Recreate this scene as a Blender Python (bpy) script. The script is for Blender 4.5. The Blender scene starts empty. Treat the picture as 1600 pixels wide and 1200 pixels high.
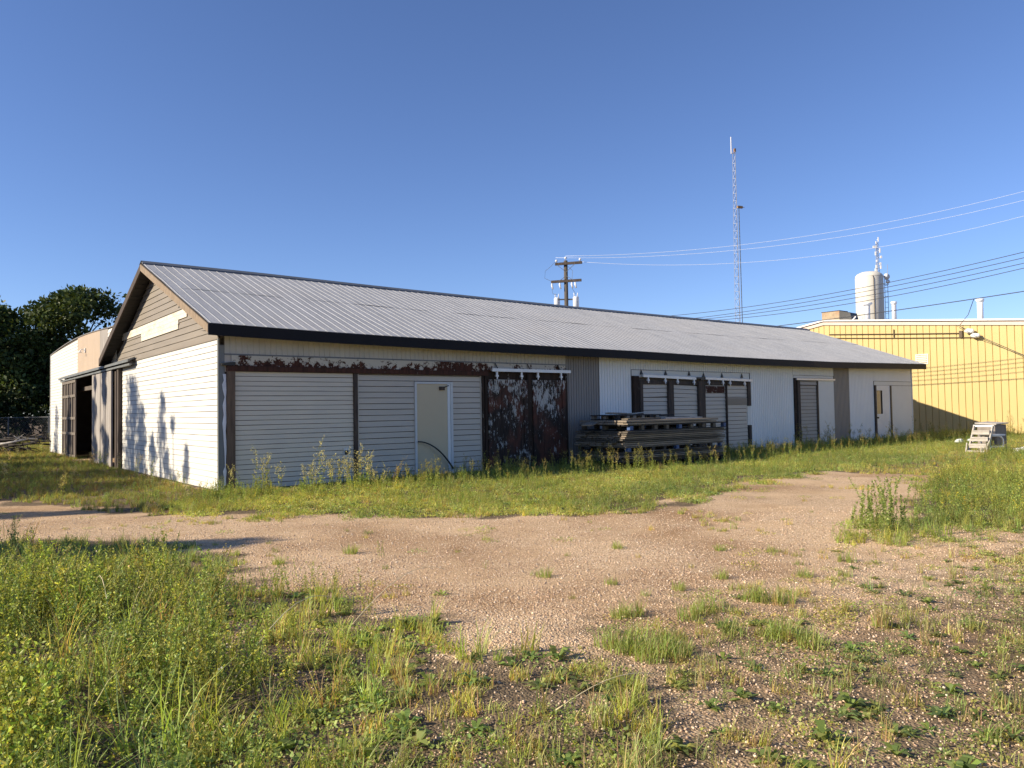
import bpy, math, random
import numpy as np
from mathutils import Vector, Matrix
random.seed(7)
RNG = np.random.default_rng(7)
R = math.radians
scene = bpy.context.scene
COL = scene.collection

# ------------------------------------------------------------------ camera, sky, sun, exposure
EYE = 1.6
PITCH, ROLL = R(1.95), R(0.9)
_f = Vector((0, math.cos(PITCH), math.sin(PITCH)))
_r0 = Vector((1, 0, 0)); _u0 = _r0.cross(_f)
_r = _r0 * math.cos(ROLL) - _u0 * math.sin(ROLL)
_u = _r.cross(_f)
cam_data = bpy.data.cameras.new('camera')
cam_data.sensor_width = 36.0
cam_data.lens = 36.0 * 1195.0 / 1600.0
cam_data.clip_start = 0.1
cam_data.clip_end = 6000
cam = bpy.data.objects.new('camera', cam_data)
COL.objects.link(cam)
M3 = Matrix((( _r.x, _u.x, -_f.x), (_r.y, _u.y, -_f.y), (_r.z, _u.z, -_f.z)))
cam.matrix_world = Matrix.Translation((0, 0, EYE)) @ M3.to_4x4()
scene.camera = cam

SUN_EL, SUN_AZ = R(28.2), R(251.15)          # azimuth clockwise from +Y
TO_SUN = Vector((math.cos(SUN_EL) * math.sin(SUN_AZ), math.cos(SUN_EL) * math.cos(SUN_AZ), math.sin(SUN_EL)))
world = bpy.data.worlds.new('World'); scene.world = world
world.use_nodes = True
wn = world.node_tree.nodes; wl = world.node_tree.links
wn.clear()
sky = wn.new('ShaderNodeTexSky'); sky.sky_type = 'NISHITA'
sky.sun_disc = False; sky.sun_elevation = SUN_EL; sky.sun_rotation = SUN_AZ
sky.altitude = 1200; sky.air_density = 1.0; sky.dust_density = 0.25; sky.ozone_density = 3.2
bg = wn.new('ShaderNodeBackground'); bg.inputs['Strength'].default_value = 0.080
wo = wn.new('ShaderNodeOutputWorld')
air = wn.new('ShaderNodeMix'); air.data_type = 'RGBA'; air.blend_type = 'MULTIPLY'; air.inputs[0].default_value = 1.0
air.inputs[7].default_value = (1.0, 1.055, 1.30, 1)               # deeper blue of a dry clear sky
wl.new(sky.outputs[0], air.inputs[6]); wl.new(air.outputs[2], bg.inputs[0]); wl.new(bg.outputs[0], wo.inputs[0])

sun_d = bpy.data.lights.new('sun', 'SUN'); sun_d.energy = 5.0; sun_d.angle = R(0.53)
sun_d.color = (1.0, 0.87, 0.68)
sun = bpy.data.objects.new('sun', sun_d); COL.objects.link(sun)
sun.rotation_euler = TO_SUN.to_track_quat('Z', 'Y').to_euler()
scene.view_settings.view_transform = 'Standard'; scene.view_settings.look = 'None'
scene.view_settings.exposure = 0.65; scene.view_settings.gamma = 1.0
scene.render.engine = 'CYCLES'
scene.cycles.max_bounces = 6
scene.cycles.transparent_max_bounces = 8

# ------------------------------------------------------------------ helpers
class MB:
    def __init__(s): s.v = []; s.f = []
    def add(s, vs, fs):
        o = len(s.v); s.v += [tuple(p) for p in vs]; s.f += [tuple(i + o for i in q) for q in fs]; return s
    def box(s, x0, x1, y0, y1, z0, z1):
        v = [(x0,y0,z0),(x1,y0,z0),(x1,y1,z0),(x0,y1,z0),(x0,y0,z1),(x1,y0,z1),(x1,y1,z1),(x0,y1,z1)]
        return s.add(v, [(0,3,2,1),(4,5,6,7),(0,1,5,4),(1,2,6,5),(2,3,7,6),(3,0,4,7)])
    def obox(s, c, sx, sy, sz, rot):
        """box centred at c, sizes, rotated by a Matrix"""
        v = []
        for dz in (-.5, .5):
            for dx, dy in ((-.5,-.5),(.5,-.5),(.5,.5),(-.5,.5)):
                v.append(Vector(c) + rot @ Vector((dx*sx, dy*sy, dz*sz)))
        return s.add(v, [(0,3,2,1),(4,5,6,7),(0,1,5,4),(1,2,6,5),(2,3,7,6),(3,0,4,7)])
    def bar(s, a, b, w, h):
        a, b = Vector(a), Vector(b); d = b - a
        q = d.to_track_quat('X', 'Z').to_matrix()
        return s.obox((a + b) / 2, d.length, w, h, q)
    def tube(s, pts, rad, n=8, cap=True):
        pts = [Vector(p) for p in pts]
        if not hasattr(rad, '__len__'): rad = [rad] * len(pts)
        o = len(s.v); 
        for i, p in enumerate(pts):
            d = (pts[min(i+1, len(pts)-1)] - pts[max(i-1, 0)]).normalized()
            a = Vector((0,0,1)) if abs(d.z) < .9 else Vector((1,0,0))
            x = d.cross(a).normalized(); y = d.cross(x)
            for k in range(n):
                t = 2*math.pi*k/n
                s.v.append(tuple(p + (x*math.cos(t) + y*math.sin(t)) * rad[i]))
        for i in range(len(pts)-1):
            for k in range(n):
                k2 = (k+1) % n
                s.f.append((o+i*n+k, o+i*n+k2, o+(i+1)*n+k2, o+(i+1)*n+k))
        if cap:
            s.f.append(tuple(o+k for k in reversed(range(n)))); e = o+(len(pts)-1)*n
            s.f.append(tuple(e+k for k in range(n)))
        return s
    def build(s, name, mat, parent=None, smooth=False):
        me = bpy.data.meshes.new(name); me.from_pydata(s.v, [], s.f); me.update()
        if smooth: me.polygons.foreach_set('use_smooth', [True]*len(me.polygons))
        me.materials.append(mat)
        o = bpy.data.objects.new(name, me); COL.objects.link(o)
        if parent: o.parent = parent
        return o

def tag(o, label=None, cat=None, group=None, kind=None):
    if label: o['label'] = label
    if cat: o['category'] = cat
    if group: o['group'] = group
    if kind: o['kind'] = kind
    return o
def empty(name, loc=(0,0,0), rz=0.0):
    o = bpy.data.objects.new(name, None); COL.objects.link(o)
    o.location = loc; o.rotation_euler = (0, 0, rz); o.empty_display_size = .3
    return o
def copy_tree(o, parent=None):
    c = o.copy(); COL.objects.link(c)
    if parent: c.parent = parent
    for ch in list(o.children): copy_tree(ch, c)
    return c

# ------------------------------------------------------------------ materials
def new_mat(name):
    m = bpy.data.materials.new(name); m.use_nodes = True
    nt = m.node_tree; b = nt.nodes['Principled BSDF']
    return m, nt, b
def N(nt, t, **kw):
    n = nt.nodes.new(t)
    for k, v in kw.items():
        if k in n.inputs: n.inputs[k].default_value = v
        else: setattr(n, k, v)
    return n
def coords(nt, scale=(1,1,1)):
    tc = nt.nodes.new('ShaderNodeTexCoord'); mp = nt.nodes.new('ShaderNodeMapping')
    mp.inputs['Scale'].default_value = scale
    nt.links.new(tc.outputs['Object'], mp.inputs[0]); return mp.outputs[0]
def noise(nt, scale, stretch=(1,1,1), detail=4, rough=.6):
    n = nt.nodes.new('ShaderNodeTexNoise'); n.inputs['Scale'].default_value = scale
    n.inputs['Detail'].default_value = detail; n.inputs['Roughness'].default_value = rough
    nt.links.new(coords(nt, stretch), n.inputs['Vector']); return n.outputs['Fac']
def ramp(nt, fac, stops):
    r = nt.nodes.new('ShaderNodeValToRGB')
    e = r.color_ramp.elements
    while len(e) < len(stops): e.new(.5)
    for el, (p, c) in zip(e, stops):
        el.position = p; el.color = (*c, 1) if len(c) == 3 else c
    nt.links.new(fac, r.inputs[0]); return r.outputs[0]
def mixc(nt, fac, a, b, mode='MIX'):
    m = nt.nodes.new('ShaderNodeMix'); m.data_type = 'RGBA'; m.blend_type = mode
    for s, v in ((0, fac), (6, a), (7, b)):
        if hasattr(v, 'default_value') and hasattr(v, 'is_linked'): nt.links.new(v, m.inputs[s])
        elif s == 0: m.inputs[0].default_value = v
        else: m.inputs[s].default_value = (*v, 1)
    return m.outputs[2]
def math_(nt, op, a, b=0.0):
    m = nt.nodes.new('ShaderNodeMath'); m.operation = op
    for i, v in enumerate((a, b)):
        if hasattr(v, 'is_linked'): nt.links.new(v, m.inputs[i])
        else: m.inputs[i].default_value = v
    return m.outputs[0]
def bump(nt, b, h, strength=.3, dist=.01):
    n = nt.nodes.new('ShaderNodeBump'); n.inputs['Strength'].default_value = strength; n.inputs['Distance'].default_value = dist
    nt.links.new(h, n.inputs['Height']); nt.links.new(n.outputs[0], b.inputs['Normal'])

def simple(name, col, rough=.6, metal=0.0, var=.25, scale=3.0, stretch=(1,1,1), dirt=None, dirt_amt=.5, bumps=0.0, spec=None):
    """a painted / weathered surface: colour varied by noise, with stain streaks of its own"""
    m, nt, b = new_mat(name)
    f = noise(nt, scale, stretch)
    lo = tuple(c*(1-var) for c in col); hi = tuple(min(1, c*(1+var*.6)) for c in col)
    c = ramp(nt, f, [(.3, lo), (.7, hi)])
    if dirt:
        g = noise(nt, scale*.35, tuple(s for s in stretch), 6, .7)
        g = ramp(nt, g, [(.50, (0,0,0)), (.72, (dirt_amt,)*3)])
        c = mixc(nt, g, c, dirt)
    nt.links.new(c, b.inputs['Base Color'])
    b.inputs['Roughness'].default_value = rough; b.inputs['Metallic'].default_value = metal
    if spec is not None: b.inputs['Specular IOR Level'].default_value = spec
    if bumps: bump(nt, b, noise(nt, scale*8, stretch), bumps, .01)
    return m

def peel(name, wood_a, wood_b, paint, amount=.5, fleck=9.0, vert=.25, zgrad=None, amp=.3, red=None):
    """old timber with flaking paint; zgrad=(z_lo, z_hi) makes the paint survive higher up"""
    m, nt, b = new_mat(name)
    wood = ramp(nt, noise(nt, 6, (3, 3, .35), 6, .7), [(.3, wood_a), (.7, wood_b)])
    if red: wood = mixc(nt, ramp(nt, noise(nt, 1.3, (1,1,.7), 3), [(.49, (0,0,0)), (.62, (.85,.85,.85))]), wood, red)
    big = noise(nt, 1.6, (1, 1, .8), 4, .6)
    fine = noise(nt, fleck, (1, 1, vert), 7, .75)
    s = math_(nt, 'ADD', math_(nt, 'MULTIPLY', big, .8), math_(nt, 'ADD', math_(nt, 'MULTIPLY', fine, 1.25), -.08))
    if zgrad:
        sep = nt.nodes.new('ShaderNodeSeparateXYZ'); nt.links.new(coords(nt), sep.inputs[0])
        mr = nt.nodes.new('ShaderNodeMapRange'); mr.inputs[1].default_value = zgrad[0]; mr.inputs[2].default_value = zgrad[1]
        mr.inputs[3].default_value = -amp; mr.inputs[4].default_value = amp
        nt.links.new(sep.outputs[2], mr.inputs[0]); s = math_(nt, 'ADD', s, mr.outputs[0])
    t = 1.40 - amount*.9
    fac = ramp(nt, math_(nt, 'MULTIPLY', s, .5), [(t*.5, (0,0,0)), (t*.5+.012, (1,1,1))])
    c = mixc(nt, fac, wood, paint)
    nt.links.new(c, b.inputs['Base Color']); b.inputs['Roughness'].default_value = .85
    b.inputs['Specular IOR Level'].default_value = .2
    bump(nt, b, fac, .5, .004)
    return m

M = {}
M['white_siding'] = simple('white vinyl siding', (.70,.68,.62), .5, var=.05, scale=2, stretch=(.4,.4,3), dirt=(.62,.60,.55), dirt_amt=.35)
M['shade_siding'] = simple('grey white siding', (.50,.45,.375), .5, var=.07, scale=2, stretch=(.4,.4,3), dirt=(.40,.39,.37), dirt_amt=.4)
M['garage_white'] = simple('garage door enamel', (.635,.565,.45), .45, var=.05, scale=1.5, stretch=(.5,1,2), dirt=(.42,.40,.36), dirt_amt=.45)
M['taupe_siding'] = simple('taupe lap siding', (.245,.212,.17), .6, var=.1, scale=2, stretch=(.4,.4,3), dirt=(.185,.158,.125), dirt_amt=.45)
M['narrow_siding'] = simple('pale taupe door siding', (.36,.335,.29), .6, var=.08, scale=2, stretch=(.4,.4,3))
M['ribbed_white'] = simple('white ribbed steel', (.73,.755,.745), .5, var=.05, scale=1.2, stretch=(1,1,.5), dirt=(.62,.63,.61), dirt_amt=.3)
M['strip_white'] = simple('aged ribbed steel strip', (.50,.485,.44), .55, var=.08, scale=2, dirt=(.36,.33,.28), dirt_amt=.4)
M['taupe_ribbed'] = simple('taupe ribbed steel', (.22,.205,.19), .55, var=.08, scale=2, stretch=(1,1,.4), dirt=(.16,.15,.13), dirt_amt=.4)
M['tan_ribbed'] = simple('tan ribbed steel', (.50,.39,.285), .55, var=.07, scale=2, stretch=(1,1,.4), dirt=(.36,.28,.2), dirt_amt=.4)
M['flat_white'] = simple('flat white sheet', (.63,.66,.645), .5, var=.04, scale=1.5, dirt=(.48,.47,.45), dirt_amt=.3)
M['patch_white'] = simple('old white patch board', (.72,.66,.55), .6, var=.10, scale=4, stretch=(1,1,3), dirt=(.50,.36,.25), dirt_amt=.8)
M['fascia'] = simple('dark fascia metal', (.007,.007,.010), .6, var=.3, scale=2, spec=.2)
M['fascia_brown'] = simple('dark brown fascia end', (.022,.018,.016), .6, var=.3, scale=2, spec=.2)
M['bare_wood'] = simple('bare weathered board', (.27,.205,.14), .85, var=.4, scale=5, stretch=(1,4,1), dirt=(.22,.16,.11), dirt_amt=.6, bumps=.2)
M['grey_wood'] = simple('grey weathered plank', (.36,.33,.30), .85, var=.35, scale=4, stretch=(5,5,.35), dirt=(.14,.12,.11), dirt_amt=.8, bumps=.25)
M['aged_frame'] = simple('aged door frame', (.19,.16,.13), .85, var=.35, scale=5, stretch=(4,4,.5), dirt=(.07,.06,.05), dirt_amt=.7)
M['dark_wood'] = simple('dark old timber', (.075,.055,.043), .85, var=.5, scale=5, stretch=(4,4,.5), dirt=(.025,.02,.018), dirt_amt=.7, bumps=.25)
M['brown_wood'] = simple('brown post timber', (.15,.10,.065), .8, var=.4, scale=5, stretch=(4,4,.4), dirt=(.06,.04,.03), dirt_amt=.7, bumps=.2)
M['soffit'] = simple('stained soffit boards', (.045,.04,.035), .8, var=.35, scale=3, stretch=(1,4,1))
M['trim_grey'] = simple('grey corner flashing', (.17,.18,.18), .5, var=.2, scale=3, stretch=(1,1,.4))
M['door_cream'] = simple('cream steel door', (.52,.44,.30), .4, var=.03, scale=1, dirt=(.44,.36,.24), dirt_amt=.3)
M['door_blue'] = simple('pale blue white door', (.68,.71,.72), .4, var=.04, scale=1.2, dirt=(.40,.43,.47), dirt_amt=.4)
M['frame_white'] = simple('white door jamb', (.55,.57,.58), .45, var=.06, scale=3)
M['galv'] = simple('galvanised track', (.66,.66,.66), .4, .3, var=.1, scale=4)
M['black_metal'] = simple('black iron', (.02,.02,.02), .5, var=.3)
M['plastic_wrap'] = simple('torn white wrap', (.75,.76,.78), .35, var=.1, scale=6)
M['glass'] = simple('dim window glass', (.30,.24,.18), .08, var=.3, scale=6, stretch=(1,1,.3))
M['concrete'] = simple('old concrete', (.10,.09,.08), .9, var=.3, scale=5, bumps=.3)
M['interior'] = simple('unlit plank interior', (.12,.10,.08), .9, var=.3)  # also backs the siding gaps, its dark tone standing in for shade
M['header'] = peel('peeling header beam', (.022,.013,.011), (.11,.042,.028), (.54,.51,.44), .50, 8, 1.1, (2.55, 2.90), amp=.13)
M['peel_door'] = peel('peeling sliding door', (.014,.012,.012), (.065,.046,.036), (.42,.42,.40), .405, 20, .30, (0.0, 2.9), amp=.10, red=(.13,.05,.034))
M['lintel'] = peel('drip marked lintel', (.03,.017,.013), (.10,.042,.03), (.5,.48,.42), .24, 16, .12)
M['peel_post'] = peel('peeling door post', (.015,.012,.010), (.06,.038,.028), (.33,.31,.27), .30, 14, .15)
M['yellow'] = simple('yellow painted steel', (.535,.415,.165), .55, var=.035, scale=1.0, stretch=(1,1,.4), dirt=(.48,.36,.135), dirt_amt=.4)
M['cream'] = simple('cream trim', (.74,.68,.56), .55, var=.06, scale=3)
M['pink_cream'] = simple('faded cream rake trim', (.58,.48,.40), .6, var=.10, scale=2)
M['white_paint'] = simple('white paint', (.80,.79,.76), .5, var=.05, scale=3)
M['rust'] = simple('rusty sheet', (.40,.22,.10), .75, var=.3, scale=5, dirt=(.58,.42,.22), dirt_amt=.8)
M['tan_sheet'] = simple('rust streaked tan sheet', (.36,.27,.165), .7, var=.25, scale=5, dirt=(.30,.12,.05), dirt_amt=.8)
M['brown_pipe'] = simple('brown conduit', (.10,.065,.03), .6, var=.3)
M['tank'] = simple('painted steel tank', (.66,.63,.55), .6, var=.06, scale=.15, stretch=(1,1,.3), dirt=(.54,.51,.44), dirt_amt=.4)
M['mast'] = simple('galvanised mast steel', (.36,.37,.40), .45, .2, var=.1)
M['mast_dark'] = simple('dark mast steel', (.10,.11,.12), .5, var=.2)
M['pole_wood'] = simple('utility pole timber', (.085,.07,.055), .85, var=.3, scale=4, stretch=(4,4,.4))
M['insulator'] = simple('pale porcelain', (.70,.72,.74), .25, var=.05)
M['can'] = simple('light grey transformer paint', (.68,.70,.72), .4, var=.06)
M['wire_pale'] = simple('bright aluminium wire', (.80,.84,.90), .35, var=.05)
M['wire_dark'] = simple('black insulated wire', (.03,.035,.045), .5, var=.1)
M['bark'] = simple('tree bark', (.085,.065,.05), .9, var=.4, scale=6, stretch=(3,3,.5), bumps=.5)
M['straw'] = simple('dry straw', (.62,.52,.32), .7, var=.15)
M['dead_pale'] = simple('bleached dead branch', (.50,.46,.40), .8, var=.2, scale=8)
M['dead_dark'] = simple('dark dead branch', (.04,.033,.028), .9, var=.4, scale=8)
M['lumber'] = simple('weathered lumber', (.13,.108,.08), .85, var=.6, scale=5, stretch=(.5,5,14), dirt=(.04,.033,.027), dirt_amt=.7, bumps=.2)
M['lumber_pale'] = simple('paler lumber', (.27,.22,.165), .85, var=.45, scale=5, stretch=(.5,5,14), dirt=(.14,.115,.09), dirt_amt=.6, bumps=.2)
M['blue_paint'] = simple('faded blue painted block', (.055,.11,.26), .7, var=.3, scale=6, dirt=(.16,.17,.18), dirt_amt=.6)
M['dark_lumber'] = simple('very dark lumber', (.035,.03,.027), .85, var=.4, scale=5, stretch=(.5,4,6))  # near-black lumber tone, mostly for the pallets
M['step_wood'] = simple('bleached step board', (.47,.43,.37), .8, var=.25, scale=5, stretch=(1,1,4), dirt=(.26,.23,.19), dirt_amt=.7)
M['box_grey'] = simple('grey brown weathered cabinet', (.235,.205,.175), .8, var=.2, scale=3, stretch=(1,1,.5), dirt=(.15,.13,.11), dirt_amt=.6)

def roof_mat():
    m, nt, b = new_mat('ribbed roof steel')
    f = noise(nt, 1.2, (2.2, .5, .5), 5, .65)
    c = ramp(nt, f, [(.3, (.365,.37,.37)), (.7, (.45,.455,.455))])
    g = ramp(nt, noise(nt, 60, (1, .25, .25), 3, .7), [(.42, (.80,.80,.80)), (.62, (1.08,1.08,1.08))])
    c = mixc(nt, 1.0, c, g, 'MULTIPLY')
    h = ramp(nt, noise(nt, .35, (1,1,1), 4, .6), [(.5, (0,0,0)), (.75, (.35,.35,.35))])
    c = mixc(nt, h, c, (.46,.44,.41))
    nt.links.new(c, b.inputs['Base Color'])
    b.inputs['Metallic'].default_value = .0; b.inputs['Roughness'].default_value = .6; b.inputs['Specular IOR Level'].default_value = .25
    return m
M['roof'] = roof_mat()

def leaf_mat(name, trans=.48, rough=.55):
    m, nt, b = new_mat(name)
    at = nt.nodes.new('ShaderNodeAttribute'); at.attribute_name = 'tint'
    b.inputs['Roughness'].default_value = rough; b.inputs['Specular IOR Level'].default_value = .25
    nt.links.new(at.outputs['Color'], b.inputs['Base Color'])
    tr = nt.nodes.new('ShaderNodeBsdfTranslucent')
    tcol = mixc(nt, 1.0, at.outputs['Color'], (1.25, 1.15, .55), 'MULTIPLY')
    nt.links.new(tcol, tr.inputs[0])
    mx = nt.nodes.new('ShaderNodeMixShader'); mx.inputs[0].default_value = trans
    out = nt.nodes['Material Output']
    nt.links.new(b.outputs[0], mx.inputs[1]); nt.links.new(tr.outputs[0], mx.inputs[2]); nt.links.new(mx.outputs[0], out.inputs[0])
    return m
M['leaf'] = leaf_mat('weed leaf')
M['tree_leaf'] = leaf_mat('tree leaf', .2, .5)

# ------------------------------------------------------------------ building frame of reference
A = np.array([-6.125, 15.99, 0.0]); TH = R(38.05)
U = np.array([math.cos(TH), math.sin(TH), 0]); V = np.array([-math.sin(TH), math.cos(TH), 0])
def W(a, v, z=0.0): return Vector(A + U*a + V*v + np.array([0, 0, z]))   # building coordinates to world
def to_local(x, y):
    d = np.stack([x - A[0], y - A[1]], -1)
    return d @ U[:2], d @ V[:2]

# ------------------------------------------------------------------ ground
ZONES = dict(
 near_weeds=[(-9,7.6),(-6.13,7.7),(-4.9,7.9),(-3.5,7.5),(-2.5,6.7),(-1.9,5.6),(-1.4,4.28),(-1.1,2.6),(-5,1.5)],
 near_edge=[(-10,7.4),(-6,7.5),(-3.5,7.4),(-2.6,7.6),(-3.2,8.7),(-4.9,9.7),(-10,9.6)],
 near_mix=[(-3.27,8.31),(-2.2,7.05),(-1.29,6.32),(-0.78,5.66),(-0.72,4.65),(-0.74,3.92),(-0.55,2.6),(-1.2,2.6),(-1.44,4.28),(-1.66,5.47)],
 centre=[(-0.78,5.66),(-0.46,5.26),(0.23,5.23),(0.36,4.71),(0.7,4.19),(0.49,2.6),(-0.65,2.6),(-0.74,3.92)],
 sparse=[(0.23,5.23),(0.77,6.4),(2.26,7.27),(3.66,8.87),(5.11,9.66),(8.5,10.5),(13,11),(15,5),(9,2.0),(2.6,1.8),(0.49,2.6),(0.7,4.19),(0.36,4.71)],
 wall_strip=[(-6.13,15.99),(-5.96,12.16),(-4.89,12.41),(-2.01,11.86),(0.93,11.53),(2.98,12.93),(4.19,15.83),(6.74,18.05),(11.18,21.01),(14.5,25.0),(19.5,30.0),(26,37.5),(22,39),(18.6,35.4)],
 right_weeds=[(9.6,17.0),(13.92,22.6),(22,30),(19,12),(10,9.0),(6.6,8.9),(5.5,9.4),(5.6,10.4),(6.6,12.8)],
 gable_grass=[(-21.4,35.3),(-11.9,23.3),(-6.03,15.73),(-4.6,12.41),(-5.96,12.16),(-7.89,13.86),(-9.76,14.59),(-10.5,14.15),(-22,16),(-60,30),(-60,62),(-22,62)],
 right_back=[(6.74,18.05),(7.8,18.4),(9.34,17.0),(13.92,22.5),(18.51,26.46),(24,30.68),(19,31.51),(11.43,21.48)])
def in_poly(x, y, P):
    r = np.zeros(x.shape, bool); j = len(P) - 1
    for i in range(len(P)):
        xi, yi = P[i]; xj, yj = P[j]
        c = ((yi > y) != (yj > y)) & (x < (xj - xi) * (y - yi) / (yj - yi + 1e-12) + xi)
        r ^= c; j = i
    return r
_ph = RNG.uniform(0, 6.28, (4, 14)); _kd = RNG.uniform(0, 6.28, (4, 14))
def wave(x, y, k0, k1, q):
    """smooth pseudo-noise in about -1..1"""
    s = np.zeros_like(x, float); n = 14
    for i in range(n):
        k = k0 * (k1 / k0) ** (i / (n - 1)); a = _kd[q, i]
        s += np.sin(k*(x*math.cos(a) + y*math.sin(a)) + _ph[q, i])
    return s / math.sqrt(n) * .8
def height(x, y):
    h = .030*wave(x, y, .35, 1.6, 0) + .012*wave(x, y, 2.0, 7.0, 1)
    a, v = to_local(x, y)
    near = np.exp(-np.clip(np.minimum(np.abs(v), np.abs(a)), 0, 50)**2 / 4)
    far = np.clip((np.hypot(x, y) - 60) / 60, 0, 1)
    inside = ((a > -.3) & (v > -.3) & (a < 32) & (v < 26))
    h = h * (1 - .8*near) * (1 - far)
    return np.where(inside, np.minimum(h, -.01), h)

def axis(lo, hi, step, far, n):
    mid = np.arange(lo, hi + 1e-6, step)
    g = np.geomspace(step*2, far, n)
    return np.concatenate([lo - g[::-1], mid, hi + g])
gx = axis(-14, 22, .16, 2500, 34); gy = axis(1.2, 38, .16, 2500, 34)
GX, GY = np.meshgrid(gx, gy); GZ = height(GX, GY)
nx, ny = len(gx), len(gy)
def mesh_np(name, co, quads, mat, parent=None, tint=None, smooth=False, extra=None):
    me = bpy.data.meshes.new(name)
    co = np.ascontiguousarray(co, np.float32); quads = np.ascontiguousarray(quads, np.int32)
    k = quads.shape[1]
    me.vertices.add(len(co)); me.vertices.foreach_set('co', co.ravel())
    me.loops.add(quads.size); me.loops.foreach_set('vertex_index', quads.ravel())
    me.polygons.add(len(quads)); me.polygons.foreach_set('loop_start', np.arange(0, quads.size, k, dtype=np.int32))
    if smooth: me.polygons.foreach_set('use_smooth', np.ones(len(quads), bool))
    if tint is not None:
        at = me.color_attributes.new('tint', 'FLOAT_COLOR', 'POINT')
        at.data.foreach_set('color', np.concatenate([tint, np.ones((len(tint), 1))], 1).astype(np.float32).ravel())
    if extra is not None:
        for nm, arr in extra.items():
            at = me.attributes.new(nm, 'FLOAT', 'POINT'); at.data.foreach_set('value', arr.astype(np.float32).ravel())
    me.update(calc_edges=True); me.validate()
    me.materials.append(mat)
    o = bpy.data.objects.new(name, me); COL.objects.link(o)
    if parent: o.parent = parent
    return o
idx = np.arange(nx*ny).reshape(ny, nx)
gq = np.stack([idx[:-1,:-1], idx[:-1,1:], idx[1:,1:], idx[1:,:-1]], -1).reshape(-1, 4)
def zone_cover(x, y):
    """how much plant litter and soil (0..1) lies on the gravel here"""
    jx = x + .35*wave(x, y, 2.5, 9, 2); jy = y + .35*wave(y, x, 2.5, 9, 3)
    c = np.zeros(x.shape)
    for k, w in dict(near_weeds=1, near_edge=.8, near_mix=.85, centre=.75, sparse=.5, wall_strip=.9, right_weeds=.8, gable_grass=.85, right_back=.7).items():
        c = np.maximum(c, w*in_poly(jx, jy, ZONES[k]))
    c = np.where(in_poly(jx, jy, ZONES['sparse']), c*np.clip((7.9 - y + .75*np.clip(x-2.2, 0, 5))/3.0, .25, 1.15), c)
    a, v = to_local(x, y)
    c = np.maximum(c, np.clip((np.hypot(x-4, y-15) - 34)/20, 0, .9))
    return np.clip(c, 0, 1)
cover = zone_cover(GX, GY)
cv = cover.copy()                                # one box blur
cv[1:-1,1:-1] = (cover[1:-1,1:-1]*2 + cover[:-2,1:-1] + cover[2:,1:-1] + cover[1:-1,:-2] + cover[1:-1,2:]) / 6
def ground_mat():
    m, nt, b = new_mat('pink tan gravel')
    vo = nt.nodes.new('ShaderNodeTexVoronoi'); vo.inputs['Scale'].default_value = 58
    nt.links.new(coords(nt), vo.inputs['Vector'])
    sep = nt.nodes.new('ShaderNodeSeparateColor'); nt.links.new(vo.outputs['Color'], sep.inputs[0])
    stones = ramp(nt, sep.outputs[0], [(0, (.40,.265,.155)), (.35, (.66,.465,.28)), (.7, (.74,.54,.335)), (1, (.84,.67,.47))])
    gap_shade = ramp(nt, vo.outputs['Distance'], [(.38, (1,1,1)), (.80, (.50,.46,.42))])  # darker between stones: their small shadows put into the colour
    c = mixc(nt, .75, stones, gap_shade, 'MULTIPLY')
    sand = ramp(nt, noise(nt, 14, (1,1,1), 6, .75), [(.3, (.52,.36,.21)), (.7, (.74,.535,.325))])
    c = mixc(nt, ramp(nt, noise(nt, .9, (1,1,1), 5, .65), [(.42, (0,0,0)), (.62, (.8,.8,.8))]), c, sand)
    patch = ramp(nt, noise(nt, .33, (1,1,1), 4, .6), [(.36, (.62,.55,.48)), (.56, (1.0,1.0,1.0))])
    c = mixc(nt, 1.0, c, patch, 'MULTIPLY')
    soil = ramp(nt, noise(nt, 22, (1,1,1), 6, .75), [(.3, (.055,.042,.028)), (.52, (.145,.108,.068)), (.75, (.27,.21,.125))])
    at = nt.nodes.new('ShaderNodeAttribute'); at.attribute_name = 'cover'
    f = math_(nt, 'ADD', at.outputs['Fac'], math_(nt, 'MULTIPLY', math_(nt, 'SUBTRACT', noise(nt, 3.5, (1,1,1), 6, .7), .5), 1.6))
    f = ramp(nt, f, [(.22, (0,0,0)), (.72, (.94,.94,.94))])
    c = mixc(nt, f, c, soil)
    nt.links.new(c, b.inputs['Base Color'])
    b.inputs['Roughness'].default_value = .95; b.inputs['Specular IOR Level'].default_value = .15
    h = math_(nt, 'ADD', math_(nt, 'MULTIPLY', vo.outputs['Distance'], -1.0), math_(nt, 'MULTIPLY', noise(nt, 18, (1,1,1), 5, .7), 1.2))
    bump(nt, b, h, .9, .012)
    return m
M['ground'] = ground_mat()
ground = mesh_np('ground', np.stack([GX, GY, GZ], -1).reshape(-1, 3), gq, M['ground'], smooth=True, extra={'cover': cv.ravel()})
tag(ground, kind='structure')

# ------------------------------------------------------------------ surface builders (in building coordinates: x along front, y into depth, z up)
def lap_front(mb, x0, x1, z0, z1, pitch, y=0.0, lip=.016, tilt=0.0, gap=.015):  # open gap shows dark backing, standing in for the shadow under each lap
    """horizontal lap siding on a wall facing -y, each course slightly wavy"""
    z = z0; k = max(2, int((x1-x0)/.45)); r = random.Random(int(x0*97+z0*13))
    while z < z1 - .01:
        t = min(z + pitch, z1); vs = []
        for i in range(k+1):
            x = x0 + (x1-x0)*i/k; e = r.uniform(-.0028,.0028); o = r.uniform(-.003,.003); tt = tilt*i/k
            vs += [(x, y-lip+o, z+gap+tt+e), (x, y-.004, t+tt+e*.3), (x, y+.008, z+gap+tt+e)]
        mb.add(vs, [f for i in range(k) for f in ((3*i, 3*i+3, 3*i+4, 3*i+1), (3*i, 3*i+2, 3*i+5, 3*i+3))])
        z = t
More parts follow.
